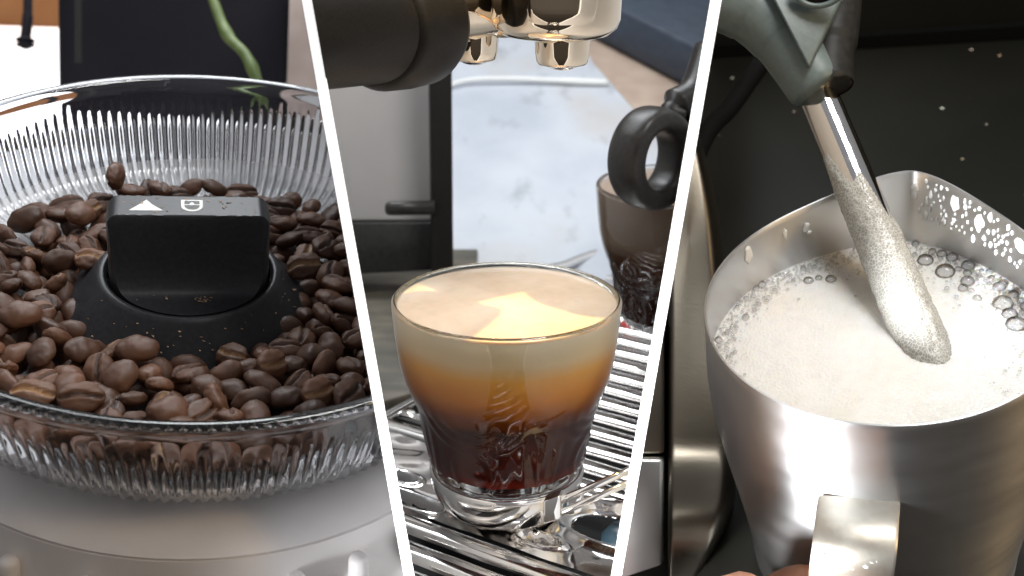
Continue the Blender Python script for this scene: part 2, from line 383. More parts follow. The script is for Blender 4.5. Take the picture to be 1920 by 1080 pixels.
hopper = recalc(link('hopper', V, Fc, M_hopper, BL, gr, mats=[M_hopper, M_floor], fm=[1 if (math.hypot(V[f[0]][0], V[f[0]][1]) < 73.0 and V[f[0]][2] < -24) else 0 for f in Fc])); hopper['label'] = 'clear ribbed plastic hopper bowl'
# burr cone and dial
cone = [(0,-17.8),(19.2,-17.8),(20.2,-17.8),(20.3,-21.2),(20.6,-21.2),(20.7,-17.5),(21.0,-17.1),(22.0,-17.2),(23.0,-18.2),(25.5,-21.3),(29,-25.2),(34,-30.0),(40,-35),(42,-37)]
V, Fc = lathe(cone[2:], 128, c=(KX, 0)); recalc(link('burr_cone', V, Fc, M_knob, BL, gr))
# dial: disc of radius 19.6 whose middle third rises as a grip bar; front and back are scooped
def knob():
    n, m = 121, 121; V, Fc = [], []
    RK = 19.7; idx = {}
    def h(x, y):
        # plan: grip bar |y|<4.4 rises to +8.?; concave scoop to disc edge
        t = abs(y)
        top = 3.0 - 9.0*0
        if t <= 4.7: z = 1.6
        else:
            u = min(1, (t-4.7)/(RK-4.7)); z = 1.6 - 19.6*min(1, (u/.40))**.62*1.0 if u < .40 else -18.0-0.0
            u2 = (t-4.7)
            z = -17.6 + 19.2*math.exp(-(u2/3.0)**1.6)
        # round top ends of bar
        ex = abs(x)/RK
        z -= 3.2*max(0, (ex-.84)/.16)**2.4 if t < 7 else 0
        return z
    for i in range(n):
        for j in range(m):
            x = -1+2*i/(n-1); y = -1+2*j/(m-1)
            # square to disc
            a = x*math.sqrt(1-y*y/2); b = y*math.sqrt(1-x*x/2)
            V.append((KX+a*RK, b*RK, h(a*RK, b*RK)))
    for i in range(n-1):
        for j in range(m-1): Fc.append((i*m+j, (i+1)*m+j, (i+1)*m+j+1, i*m+j+1))
    ring = [i*m for i in range(n)] + [(n-1)*m+j for j in range(1, m)] + [i*m+m-1 for i in range(n-2, -1, -1)] + [j for j in range(m-2, 0, -1)]
    base = len(V)
    for q in ring: V.append((V[q][0], V[q][1], -22))
    L_ = len(ring)
    for q in range(L_): Fc.append((ring[q], base+q, base+(q+1) % L_, ring[(q+1) % L_]))
    return V, Fc
V, Fc = knob(); kn = recalc(link('dial_knob', V, Fc, M_knob, BL, gr)); kn['label'] = 'dark grey grip of the hopper dial'
kn.data.set_sharp_from_angle(angle=R(50))
# printed symbols on the grip top: a heap triangle and a cup
def flat(name, polys, z, th, m, par):
    ps = []
    for poly in polys:
        k = len(poly); v = [(x, y, z) for x, y in poly]+[(x, y, z+th) for x, y in poly]
        f = [tuple(range(k))[::-1], tuple(range(k, 2*k))]+[(i, (i+1) % k, k+(i+1) % k, k+i) for i in range(k)]
        ps.append((v, f))
    return link(name, *join(ps), m, BL, par, smooth=False)
sx0, sy0 = KX-10.2, 0
tri = [(sx0-4.0, -2.6), (sx0+4.0, -2.6), (sx0+1.4, .3), (sx0, 2.6), (sx0-1.6, .3)]
flat('heap_symbol', [tri], 1.62, .05, M_knob_print, kn)
cx0 = KX+.6
def arc(cx, cy, r, a0, a1, n=10): return [(cx+r*math.cos(R(a0+(a1-a0)*i/n)), cy+r*math.sin(R(a0+(a1-a0)*i/n))) for i in range(n+1)]
outl = [(cx0-2.6, 2.7), (cx0-2.6, -.3)] + arc(cx0, -.3, 2.6, 180, 360) + [(cx0+2.6, -.3), (cx0+2.6, 2.7)]
innl = [(cx0+1.8, 2.1), (cx0+1.8, -.3)] + arc(cx0, -.3, 1.8, 360, 180) + [(cx0-1.8, 2.1)]
strips = []
O_ = [(cx0-2.6, 2.7), (cx0-2.6, -.3)] + arc(cx0, -.3, 2.6, 180, 360)[1:] + [(cx0+2.6, 2.7)]
I_ = [(cx0-1.8, 2.7), (cx0-1.8, -.3)] + arc(cx0, -.3, 1.8, 180, 360)[1:] + [(cx0+1.8, 2.7)]
for i in range(len(O_)-1): strips.append([O_[i], O_[i+1], I_[i+1], I_[i]])
strips.append([(cx0-1.8, 2.1), (cx0+1.8, 2.1), (cx0+1.8, 2.7), (cx0-1.8, 2.7)])
strips.append([(cx0-1.8, .1), (cx0+1.8, .1), (cx0+1.8, .55), (cx0-1.8, .55)])
strips.append([(cx0-.6, .55), (cx0+.6, .55), (cx0+.45, 1.2), (cx0, 1.7), (cx0-.45, 1.2)])
flat('cup_symbol', strips, 1.62, .05, M_knob_print, kn)
# crumbs on the dial and cone
def crumbs(n, fn, name, parent, bay, m, s0=.15, s1=.45):
    ps = []
    for i in range(n):
        x, y, z = fn(); s = rng.uniform(s0, s1); q = rng.normal(size=(5, 3))*s*.6
        v = [(x+a[0]*1.4, y+a[1], z+abs(a[2])*.5) for a in q]
        ps.append((v, [(0,1,2),(0,2,3),(0,3,4),(1,2,4),(2,3,4)]))
    return link(name, *join(ps), m, bay, parent, smooth=False, kind='stuff')
def onknob():
    u = rng.random()
    if u < .35: return KX+rng.uniform(-16, 16), rng.uniform(-3.6, 3.6), 1.62
    if u < .5: return KX+rng.normal()*1.2+3, -13.5+rng.normal()*1.0, -17.3
    if u < .62: return KX+rng.uniform(-13, 13), rng.uniform(-14, -10), -17.3
    a = rng.uniform(-2.7, .5); t_ = rng.random(); r_ = 23+9*t_; return KX+r_*math.cos(a), r_*math.sin(a), -18.2-9*t_-.2
def onfloor():
    a = rng.uniform(.2, 2.9); r_ = rng.uniform(50, 72); return r_*math.cos(a), r_*math.sin(a), -27.6-(70-r_)*.29+.5
crumbs(90, onfloor, 'coffee_dust', gr, BL, M_bean, .08, .22)
crumbs(110, onknob, 'coffee_crumbs', gr, BL, M_crumb)
# white body under the hopper
def bodyf(i, a, r, z):
    if z > -44: return r, z
    k = sm(-44, -80, z); sq = (abs(math.cos(a))**4+abs(math.sin(a))**4)**(-.25)
    return r*(1+(sq-1)*k), z
prof = [(30,-45),(52,-39),(62,-37),(70,-37.4),(75,-39.2),(77.2,-40.6),(76.7,-40.7),(76.7,-41.2),(77.4,-41.3),(78.6,-46),(80,-52),(81,-60),(82.5,-75),(84,-95),(86,-130),(86,-160),(20,-160)]
V, Fc = lathe(prof, 180, bodyf); recalc(link('body', V, Fc, M_body, BL, gr)).data.set_sharp_from_angle(angle=R(22))
for px, py in ((45, 1020), (165, 1078), (655, 1020), (555, 1078)):
    z = -46.0                                     # where the ray meets the body's side
    for _ in range(200):
        q = BL.onz(px, py, z)
        if math.hypot(q.x, q.y) < 81: break
        z -= .4
    a = math.atan2(q.y, q.x); x, y = 80.5*math.cos(a), 80.5*math.sin(a)
    V, Fc = tube([(x*1.004, y*1.004, z+.2), (x*1.006, y*1.006, z-.8), (x*1.012, y*1.012, z-2.6), (x*1.03, y*1.03, z-20), (x*1.05, y*1.05, z-60)], [1.6, 2.2, 2.4, 2.5, 2.6], 20)
    link('moulded_rib', V, Fc, M_body, BL, gr)

# beans
def bean_mesh(name, seed, m, Lh=5.1, W=3.9, T=2.9, wr=.22, open_=1.0):
    nu, nv = 40, 26; V, seam = [], []
    ph = seed*1.7
    for j in range(nv+1):
        v = math.pi*j/nv
        for i in range(nu):
            u = 2*math.pi*i/nu
            rr = math.sin(v)**.86 if 0 < j < nv else 0
            x = Lh*math.cos(v)*(1+.05*math.sin(seed)); cy, sz = math.cos(u), math.sin(u)
            y = W*rr*math.copysign(abs(cy)**.92, cy)
            z = rr*sz*(T if sz > 0 else T*.62)
            s = 0
            if sz < 0:
                yc = .45*math.sin(x*.55+ph)*open_; dd = (y-yc)
                env = max(0, 1-(x/Lh)**6)
                g = math.exp(-(dd/(.34*open_))**2)*env; lip = math.exp(-((abs(dd)-.95)/.6)**2)*env
                z += 1.7*g*min(1, rr*1.6) - .32*lip; s = min(1, g*1.5)
            p = Vector((x, y, z)); q = p*.32+Vector((seed*9, 0, 0))
            d = noise.noise(q)*.5 + noise.noise(q*3)*wr*.8
            n = p.normalized() if p.length else Vector((0,0,1))
            p = p+n*d
            V.append(p); seam.append(s)
    Fc = []
    for j in range(nv):
        for i in range(nu):
            k = (i+1) % nu; Fc.append((j*nu+i, (j+1)*nu+i, (j+1)*nu+k, j*nu+k))
    me = bpy.data.meshes.new(name); me.from_pydata([tuple(v*mm) for v in V], [], Fc)
    at = me.attributes.new('seam', 'FLOAT', 'POINT'); at.data.foreach_set('value', seam)
    me.materials.append(m); me.polygons.foreach_set('use_smooth', [True]*len(me.polygons)); me.update(); return me
LS = .93
bm_ = [bean_mesh('coffee_bean', 1, M_bean), bean_mesh('coffee_bean', 2, M_bean, 4.7, 4.0, 3.2), bean_mesh('coffee_bean', 3, M_bean, 5.4, 3.7, 2.8, .3),
       bean_mesh('coffee_bean', 4, M_bean, 5.0, 4.1, 3.0, .35, 1.3), bean_mesh('coffee_bean', 5, M_bean2, 5.0, 3.8, 2.8, .3, 1.2), bean_mesh('coffee_bean', 6, M_bean, 4.2, 3.5, 2.8),
       bean_mesh('coffee_bean', 7, M_bean2, 4.9, 3.9, 2.6, .5, 1.6)]
def heap(x, y): return -23.0 - .065*y + 1.2*nz((x*.05, y*.05, 1))
nb = 0
def bean(x, y, z, eul, k, label, group=True, s=1.0):
    global nb
    o = bpy.data.objects.new('coffee_bean', bm_[k]); col.objects.link(o)
    o.matrix_world = BL.mw @ Matrix.Translation(Vector((x, y, z))*mm) @ eul.to_matrix().to_4x4() @ Matrix.Scale(s, 4)
    o['_b'] = 'L'; tag(o, label, 'coffee bean', 'roasted beans heaped in the hopper' if group else 'roasted beans heaped in the hopper'); nb += 1
    return o
from mathutils import Euler
pts = []
def vis(x, y, z):
    c = BL.M @ Vector((x, y, z)) + BL.o; px, py = 960+F*c.x/-c.z, 540-F*c.y/-c.z
    return px, py
def inL(px, py, mg=45): return px > -mg and px < 566+py*(191.6/1080)+mg
# deliberately placed ones (photograph's stand-outs): px, py, z, euler, variant, label
special = [
 (215, 330, -17, (80, 15, 75), 3, 'brown bean standing upright on the top of the heap against the ribbed wall'),
 (247, 358, -24, (160, 20, 30), 0, 'bean leaning just right of the upright bean behind the dial'),
 (192, 380, -25, (200, 10, 40), 3, 'wrinkled bean right below the upright bean'),
 (124, 384, -26, (190, -10, 20), 2, 'bean with a straight seam apart on the ribbed floor, upper left'),
 (68, 402, -26, (20, 0, 0), 1, 'round smooth bean alone at the far left of the heap edge'),
 (454, 362, -27, (195, 5, 5), 0, 'lone bean lying seam up on the ribs behind the dial, right'),
 (296, 366, -25, (230, 0, 60), 2, 'dark bean just behind the left part of the dial grip'),
 (340, 368, -25, (200, 20, 20), 5, 'bean peeping over the middle of the dial grip'),
 (392, 378, -25, (180, 10, 90), 5, 'small bean peeping over the right part of the dial grip'),
 (578, 440, -25, (185, 0, 5), 2, 'bean lying seam up on top of the right hand heap edge'),
 (568, 498, -20, (215, -10, 15), 6, 'rusty brown bean with a ragged hole facing the viewer'),
 (316, 772, -17, (0, 5, 10), 1, 'round smooth bean touching the front rim of the hopper'),
 (258, 655, -18, (10, 0, 2), 0, 'smooth bean lying sideways at the front left foot of the cone'),
 (512, 682, -17, (230, 20, 40), 4, 'orange brown bean with a deep seam right of the cone front'),
 (174, 486, -20, (195, 15, 10), 6, 'cup shaped half bean with pale ragged face, left of the dial'),
 (300, 352, -22, (200, 15, 100), 2, 'dark bean standing on its side just left of the middle of the back row'),
 (150, 402, -22, (20, 10, 60), 1, 'round bean perched on the upper left heap beside the ribbed floor'),
 (610, 462, -21, (205, 10, 60), 0, 'dark seamed bean close to the divider on the right hand heap'),
 (38, 590, -17, (15, 5, 20), 0, 'large smooth bean at the left edge level with the cone'),
 (152, 745, -17, (215, 5, 8), 2, 'wide bean with open seam near the front left rim'),
 (60, 738, -17, (200, 5, 0), 6, 'broken bean with pale torn side at the front left rim'),
 (598, 735, -17, (220, 10, 35), 4, 'bean with pale seam at the front right rim'),
 (655, 740, -17, (210, 0, 60), 3, 'bean with crooked dark crease beside the right divider at the rim'),
]
for px, py, z, eu, k, lab in special:
    if lab == 'bean': continue
    p = BL.onz(px, py, z); pts.append((p.x, p.y))
    bean(p.x, p.y, z, Euler([R(a) for a in eu]), k, lab, False, .93)
def blabel(x, y, px, up):
    zone = ('behind the dial grip' if y > 22 and abs(px-355) < 150 else 'in front of the dark cone' if y < -20 and abs(px-340) < 170 else 'left of the dial' if px < 355 else 'right of the dial')
    row = ' by the front rim' if y < -20 and math.hypot(x, y) > 62 else ''
    return ('plain bean, seam side up, ' if up else 'plain bean, smooth back up, ')+zone+row
tries = 0
lower = []
while tries < 26000:
    tries += 1
    r_ = 72*math.sqrt(rng.random()); a = rng.uniform(0, 2*math.pi); x, y = r_*math.cos(a), r_*math.sin(a)
    if math.hypot(x-KX, y) < (34.5 if y < -8 or x > 12 else 31.5)+rng.uniform(-1, 2.5): continue
    z = heap(x, y)
    floor_ = -27.8-(71-r_)*.29 if r_ < 71 else -27
    if z < floor_+1.5: continue
    if r_ > 70: continue
    px, py = vis(x, y, z)
    if not inL(px, py): continue
    # the heap stops short of the back wall
    lim = 58 + 5*nz((x*.07, 3.3, 0)) if y > 0 else 80
    if y > 5 and r_ > lim: continue
    if any((x-q[0])**2+(y-q[1])**2 < 5.6**2 for q in pts): continue
    pts.append((x, y))
    side = rng.random()
    rx = rng.normal()*25 + (180 if side < .62 else 0) + (90 if rng.random() < .12 else 0)
    k = int(rng.choice([0,1,2,3,4,5,6], p=[.22,.2,.17,.12,.1,.12,.07]))
    bean(x, y, z+rng.uniform(-1.2, 1.4), Euler((R(rx), R(rng.normal()*22), rng.uniform(0, 6.28))), k, blabel(x, y, px, 90 < rx % 360 < 270), s=rng.uniform(.76, .94))
print('beans', nb)
# the beans underneath, seen only in the gaps
ps = []; pl = []
src = bm_[0]; sv = [v.co/mm for v in bm_[5].vertices][::1]; sf = [tuple(p.vertices) for p in bm_[5].polygons]
# coarser copy for the mass
cv, cf = lathe([(0.05,4.4),(1.9,3.6),(3.0,1.9),(3.4,0),(3.0,-1.9),(1.9,-3.6),(.05,-4.4)], 14)
tries = 0
while tries < 9000:
    tries += 1
    r_ = 72*math.sqrt(rng.random()); a = rng.uniform(0, 2*math.pi); x, y = r_*math.cos(a), r_*math.sin(a)
    if math.hypot(x-KX, y) < 27: continue
    if y > 5 and r_ > 54: continue
    px, py = vis(x, y, -26)
    if not inL(px, py, 20): continue
    if any((x-q[0])**2+(y-q[1])**2 < 6.2**2 for q in pl): continue
    pl.append((x, y)); z = heap(x, y)-4.8+rng.uniform(-.8, .8)
    E = Euler((rng.uniform(0, 6), rng.uniform(0, 6), rng.uniform(0, 6))).to_matrix() @ Matrix.Diagonal((1.1, .9, 1.1))
    if r_ > 68: continue
    ps.append(([E @ Vector(v)+Vector((x, y, z)) for v in cv], cf))
o = link('bean_layer_below', *join(ps), M_bean, BL, kind='stuff'); tag(o, 'lower layer of roasted beans glimpsed in the gaps of the heap', 'coffee beans')

# backdrop of the left station
def quadpx(bay, pts_, d): return [bay.at(px, py, d) for px, py in pts_]
tb = struct(prism('tabletop', [(-420,-60,-160.5),(330,-60,-160.5),(330,300,-160.5),(-420,300,-160.5)], (0,0,-20), M_table, BL))
away = BL.ray(350, 100).normalized()
pot = thing('planter_box', BL, 'dark aubergine black box standing behind the hopper, green stem in front', 'planter')
A = [BL.at(112, 420, 560), BL.at(532, 420, 560), BL.at(548, -120, 520), BL.at(106, -120, 520)]
prism('box', A, away*90, M_pot, BL, pot, bev=5)
A = [BL.at(140, 118, 515), BL.at(152, 118, 515), BL.at(152, -120, 505), BL.at(140, -120, 505)]
prism('edge_slot', A, away*4, M_groove, BL, pot)
st = spline([BL.at(380, -60, 470), BL.at(405, 15, 465), BL.at(428, 68, 460), BL.at(458, 100, 455), BL.at(478, 140, 452), BL.at(492, 190, 450)], 8)
V, Fc = tube(st, [2.1]*8+[2.2+.5*math.sin(i*.22)**8 for i in range(len(st)-8)], 14)
o = tag(link('plant_stem', V, Fc, M_stem, BL), 'bent green plant stem hanging in front of the dark box', 'plant stem')
wi = thing('window', BL, 'overexposed white window with orange wooden frame at the far left', 'window')
prism('window_pane', quadpx(BL, [(-260, 760), (1000, 760), (1000, -160), (-260, -160)], 760), away*4, M_window, BL, wi)
prism('window_frame', quadpx(BL, [(-260, 40), (130, 52), (130, -120), (-260, -120)], 735), away*14, M_wood, BL, wi, bev=2)
V, Fc = tube(spline([BL.at(52, -40, 600), BL.at(52, 30, 600), BL.at(48, 70, 600), BL.at(48, 92, 600)]), [2.4]*12+[2.8]*13+[4.5,5,5,4,3.6,4.6,4.8,4.8,4,3,2.2,1.2], 12)
tag(link('hanging_cord', V, Fc, M_pot, BL), 'dark hanging cord with knotted end in front of the bright window', 'cord')
tag(prism('curtain', quadpx(BL, [(520, 420), (900, 420), (900, -160), (520, -160)], 700), away*12, M_curtain, BL, bev=2), 'blurred brown curtain behind the dark box, next to the divider', 'curtain')

# ================================================================== MIDDLE: ESPRESSO GLASS
ZT = -61.0
def glass_profile():
    o = [(29.6,.0),(30.0,-.5),(30.0,-1.4),(29.8,-4),(29.5,-8),(29.1,-12),(28.6,-16),(27.8,-20),(26.6,-23.5),(25.3,-26.5)]
    z = -26.5
    for i in range(1, 23):
        t = i/22; zz = -26.5-20.5*t; rr = 25.3-4.8*t**.72+.15*math.sin(t*3.0); o.append((rr, zz))
    o += [(19.7,-48.2),(19.0,-49),(17.5,-49.2),(12,-48.9),(.01,-48.8)]
    i_ = [(.01,-46.6),(14,-46.8),(17.0,-46.0),(18.2,-43.5)]
    for i in range(1, 9):
        t = i/8; i_.append((18.2+5.1*t**1.1, -43.5+17.5*t))
    i_ += [(25.2,-22.5),(26.4,-19),(27.1,-15),(27.6,-11),(28.0,-7),(28.4,-3.5),(28.6,-1),(28.9,-.1),(29.2,.15)]
    return o, i_
GO, GI = glass_profile(); ngo = len(GO)
def emboss(a, z):
    """raised scrolls, U-shaped arcs and ovals of the pressed glass"""
    if z > -24.5 or z < -47.5: return 0
    n = 4; t = ((a/(2*math.pi)*n + .5) % 1)-.5; s = t*2*math.pi*21/n   # mm along the wall from the motif centre
    q = math.hypot(s/5.4, (z+41.0)/6.2); d = .55*math.exp(-((q-1)/.2)**2) + (.55*(1-q*q) if q < 1 else 0)
    e_ = math.hypot(s, (z+22.5)*1.12)
    for k, r0 in enumerate((6.6, 9.8, 13.0)):
        d += .50*math.exp(-((e_-r0)/1.0)**2)*sm(14.5, 10.5, abs(s))*(sm(-36.0, -32.5, z) if abs(s) < 6 else 1)
    for k in (12.8, 16.5): d += .5*math.exp(-((abs(s)-k-.7*math.sin((z+26)*.2))/1.25)**2)*sm(-28, -37, z)
    return d*sm(-24.5, -28.5, z)*sm(-48, -46, z)
def dense(prof, step):
    out = [prof[0]]
    for a, b in zip(prof, prof[1:]):
        k = max(1, int(math.hypot(b[0]-a[0], b[1]-a[1])/step))
        for i in range(1, k+1): out.append((a[0]+(b[0]-a[0])*i/k, a[1]+(b[1]-a[1])*i/k))
    return out
GOd = GO[:10] + dense(GO[9:32], .5)[1:] + GO[32:]
def make_glass(bay, off, rot, lab, sc_=1.0):
    def fn(i, a, r, z):
        if i < len(GOd): r = r+emboss(a+rot, z) if 9 < i < len(GOd)-4 else r
        return r*sc_, z*sc_
    V, Fc = lathe(GOd+GI, 384, fn, close=False, c=(0, 0))
    V = [(x+off[0], y+off[1], z+off[2]) for x, y, z in V]
    o = recalc(link('coffee_glass', V, Fc, M_glass, bay)); tag(o, lab, 'glass'); 
    # join rim
    return o
GOd = [(29.2,.15)]+GOd
make_glass(BM, (0,0,0), math.pi/2+.40, 'full espresso glass with pressed scroll pattern standing on the chrome dish')
def make_coffee(bay, off, lab, m1=None, m2=None):
    t = thing('espresso', bay, lab, 'coffee')
    pr = [(.01,-46.5),(14,-46.7),(17.1,-45.9),(18.3,-43.4)]+[(18.3+5.1*(i/8)**1.1, -43.4+17.4*i/8) for i in range(1, 9)]+[(25.3,-22.5),(26.5,-19),(27.2,-15),(27.7,-11),(28.1,-7),(28.5,-3.5),(28.6,-1.6)]
    pr = [(r+.06, z) for r, z in pr]
    V, Fc = lathe(pr, 128); V = [(x+off[0], y+off[1], z+off[2]) for x, y, z in V]
    o = recalc(link('coffee_layers', V, Fc, m1 or M_coffee, bay, t))
    top = [(28.66,-1.6),(28.62,-1.15),(28.0,-1.25),(26.5,-1.1),(22,-.7),(15,-.4),(7,-.3),(.01,-.3)]
    V, Fc = lathe(top, 128); V = [(x+off[0], y+off[1], z+off[2]) for x, y, z in V]
    recalc(link('crema', V, Fc, m2 or M_crema, bay, t))
make_coffee(BM, (0,0,0), 'layered espresso with thick pale crema filling the front glass to its brim')
# second glass, behind on the right
p2 = BM.at(1284, 345, 385); off2 = (p2.x, p2.y, p2.z)
make_glass(BM, off2, .9, 'espresso glass farther back at the right, half hidden behind the black ring')
make_coffee(BM, off2, 'dark espresso with foam in the farther glass at the right', M_coffee2, M_crema2)

# chrome dish with its arm
dish = thing('drip_dish', BM, 'small polished chrome dish with a thin arm under the front glass', 'dish')
prof = [(.01,-50.2),(17,-50.2),(19.6,-49.8),(20.0,-49),(20.6,-48.5),(21.2,-48.9),(21.2,-50),(20.8,-53.5),(19.2,-57.5),(16.8,-60.0),(.01,-60.3)]
V, Fc = lathe(prof, 128); recalc(link('bowl', V, Fc, M_chrome, BM, dish))
arm = [BM.at(1046, 950, 283), BM.at(1052, 938, 283), BM.at(1180, 882, 288), BM.at(1260, 850, 292)]
V1 = tube(arm[1:], 1.0, 14); V2 = tube([a+Vector((0,-1.5,-2.6)) for a in arm[1:]], .9, 14)
link('arm', *join([V1, V2]), M_chrome, BM, dish)
prism('hinge_block', [BM.at(1018, 940, 281), BM.at(1050, 930, 281), BM.at(1050, 975, 281), BM.at(1018, 985, 281)], (1, 4, 0), M_chrome, BM, dish, bev=.6)
prism('hinge_block', [BM.at(1062, 938, 284), BM.at(1092, 928, 284), BM.at(1090, 962, 284), BM.at(1062, 970, 284)], (1, 4, 0), M_chrome, BM, dish, bev=.6)

# drip tray
TA = R(-33); U = Vector((math.cos(TA), math.sin(TA), 0)); W_ = Vector((-math.sin(TA), math.cos(TA), 0))
tray = thing('drip_tray', BM, 'chrome drip tray grille of slanting bars under the espresso glass', 'drip tray')
def barmesh(v, u0, u1, wd=3.2, h=2.0):
    # rounded bar along U with a shallow crown
    prof = [(-wd, -h), (-wd, -.7), (-wd+.5, -.15), (-wd*.5, .25), (0, .35), (wd*.5, .25), (wd-.5, -.15), (wd, -.7), (wd, -h)]
    V, Fc = [], []; k = len(prof); n = 14
    for i in range(n+1):
        u = u0+(u1-u0)*i/n; e_ = min(1, min(i, n-i)*1.0+.4)
        for s_, z in prof: V.append(U*u+W_*(v+s_)+Vector((0, 0, ZT+z+.12*math.sin(u*.15+v))))
    for i in range(n):
        for j in range(k-1): Fc.append((i*k+j, (i+1)*k+j, (i+1)*k+j+1, i*k+j+1))
    Fc += [tuple(range(k)), tuple(n*k+j for j in range(k))[::-1]]
    return V, Fc
bars = [-85,-74.5,-64,-53.5,-43,-32.5,-22] + [22, 32.5] + [43+10.5*i for i in range(15)]
for v_ in bars:
    u0 = -62 if v_ < 115 else -62-(v_-115)*.42
    if v_ > 175: u0 = -70
    a_ = -200 if v_ < -15 else u0
    V, Fc = barmesh(v_, a_, 160)
    link('bar', V, Fc, M_chrome, BM, tray)
# wavy pressed plate between the bars, with oval drain holes
def plate():
    nu, nv = 240, 56; V, Fc = [], []
    holes = [(BM.onz(1168, 985, ZT), 17, 9.5), (BM.onz(752, 893, ZT), 5, 2.6), (BM.onz(775, 940, ZT), 9, 3.0), (BM.onz(1010, 1010, ZT), 6, 2.5)]
    hs = [(c.dot(U), c.dot(W_), a, b) for c, a, b in holes]
    for i in range(nu+1):
        for j in range(nv+1):
            u = -70+190*i/nu; v_ = -17.5+35*j/nv; z = .3*math.sin(u*.23)*math.cos(v_*.3)+.35*nz((u*.08, v_*.12, 5))
            for hu, hv, a, b in hs:
                q = math.hypot((u-hu)/a, (v_-hv)/b)
                z += .9*math.exp(-((q-1.22)/.2)**2) - 3.2*sm(1.15, .9, q)*1.0
            V.append(U*u+W_*v_+Vector((0, 0, ZT-.4+z)))
    for i in range(nu):
        for j in range(nv):
            a, b = (i+.5)/nu*190-70, (j+.5)/nv*35-17.5
            if any(math.hypot((a-hu)/x, (b-hv)/y) < .88 for hu, hv, x, y in hs): continue
            k = i*(nv+1)+j; Fc.append((k, k+nv+1, k+nv+2, k+1))
    return V, Fc
link('pressed_plate', *plate(), M_chrome, BM, tray)
# frame round the tray's far and left edge
fr = spline([U*-62.5+W_*-12+Vector((0,0,ZT-.6)), U*-63+W_*30+Vector((0,0,ZT-.6)), U*-63+W_*100+Vector((0,0,ZT-.6)), BM.onz(1010, 520, ZT-.6), BM.onz(1060, 497, ZT-.6), BM.onz(1110, 478, ZT-.6), BM.onz(1170, 466, ZT-.6), BM.onz(1330, 456, ZT-.6)], 10)
link('frame', *tube(fr, 2.0, 16), M_chrome, BM, tray)
basin = prism('basin_floor', [(-190,-110,ZT-16),(130,-110,ZT-16),(160,235,ZT-16),(-10,215,ZT-16),(-45,90,ZT-16)], (0,0,-3), M_groove, BM, tray)
for px, py in ((1178, 548), (1186, 603)):
    c = BM.onz(px, py, ZT+1.5)
    V, Fc = lathe([(.01,2.4),(2.5,2.1),(4.4,1),(5.2,-1),(5.0,-3)], 32, c=(c.x, c.y)); V = [(x, y, z+ZT) for x, y, z in V]
    link('red_peg', V, Fc, M_red, BM, tray)
c = BM.onz(1168, 1005, ZT-8); V, Fc = lathe([(.01,3),(4,2.6),(6,0),(6,-5)], 32, c=(c.x, c.y)); link('float_peg', [(x, y, z+ZT-8) for x, y, z in V], Fc, M_teal, BM, tray)
c = BM.onz(800, 985, ZT-7); prism('red_strip', [c+U*-40+W_*-2, c+U*20+W_*-2, c+U*20+W_*2, c+U*-40+W_*2], (0,0,-2), M_red, BM, tray)

# stone ledge and panels left of the tray
zs = ZT+1.5
e0, e1 = BM.onz(600, 790, zs), BM.onz(800, 727, zs)
d_ = (e1-e0)
st_ = struct(prism('stone_worktop', [e0-d_*1.2, e1+d_*.25, Vector((-14, 200, zs)), Vector((-14, 330, zs)), Vector((-260, 330, zs)), Vector((-260, 40, zs))], (0,0,-14), M_stone, BM, bev=.8))
ab = BM.ray(740, 300).normalized()
cab = thing('machine_casing', BM, 'grey metal side panel of the machine beside a vertical black post', 'machine panel')
prism('side_panel', quadpx(BM, [(560, 414), (812, 414), (812, -60), (560, -60)], 470), ab*20, M_greypanel, BM, cab, bev=1)
prism('lower_panel', quadpx(BM, [(560, 520), (842, 505), (842, 416), (560, 416)], 468), ab*20, M_gripdark, BM, cab, bev=1)
post = prism('post', [BM.at(812, 640, 452), BM.at(851, 640, 452), BM.at(846, -40, 440), BM.at(803, -40, 440)], ab*16, M_black, BM, cab, bev=.8)
V, Fc = tube([BM.at(722, 391, 446), BM.at(723.5, 391, 446), BM.at(728, 391, 446), BM.at(735, 390.5, 446), BM.at(815, 389, 446)], [1.0, 2.0, 2.6, 2.8, 2.8], 20)
tag(link('lever', V, Fc, M_ring, BM), 'short black rounded lever in front of the grey side panel', 'lever')

# sloping plaster panel behind, with straw, sandstone strip and navy case
S0 = BM.onz(1000, 500, ZT-3)
sl = R(20); dirb = Vector((0, math.cos(sl), math.sin(sl))); nrm = Vector((0, -math.sin(sl), math.cos(sl)))
def onslope(px, py, h=0):
    r = BM.ray(px, py); o_ = Vector((0, S0.y, S0.z))+nrm*h; k = (o_-BM.cam).dot(nrm)/r.dot(nrm); return BM.cam+r*k
struct(prism('plaster_slab', [onslope(835, 560), onslope(1500, 560), onslope(1500, -60), onslope(835, -60)], nrm*-12, M_plaster, BM))
p_ = [onslope(1060, 40, .5), onslope(1390, 215, .5), onslope(1390, 520, .5), onslope(1290, 330, .5), onslope(1190, 205, .5), onslope(1115, 120, .5)]
tag(prism('sandstone_strip', p_, nrm*-.45, M_sand, BM), 'brownish stone strip in front of the dark blue case at upper right', 'stone strip')
p_ = [onslope(1098, 62, 3), onslope(1420, 232, 3), onslope(1420, -160, 3), onslope(1080, -160, 3)]
tag(prism('case', p_, nrm*26, M_navy, BM, bev=2), 'dark navy blue case behind the chrome portafilter', 'case')
sp = spline([onslope(835, 163, 2), onslope(880, 150, 3), onslope(960, 148, 3), onslope(1060, 152, 2.4), onslope(1140, 155, 2)], 8)
V, Fc = tube(sp, [1.1]*8+[1.3]*8+[1.5]*8+[2.0]*9, 14)
tag(link('stirrer', V, Fc, M_white_plastic, BM), 'thin white plastic stirrer lying on the pale slab', 'stirrer')

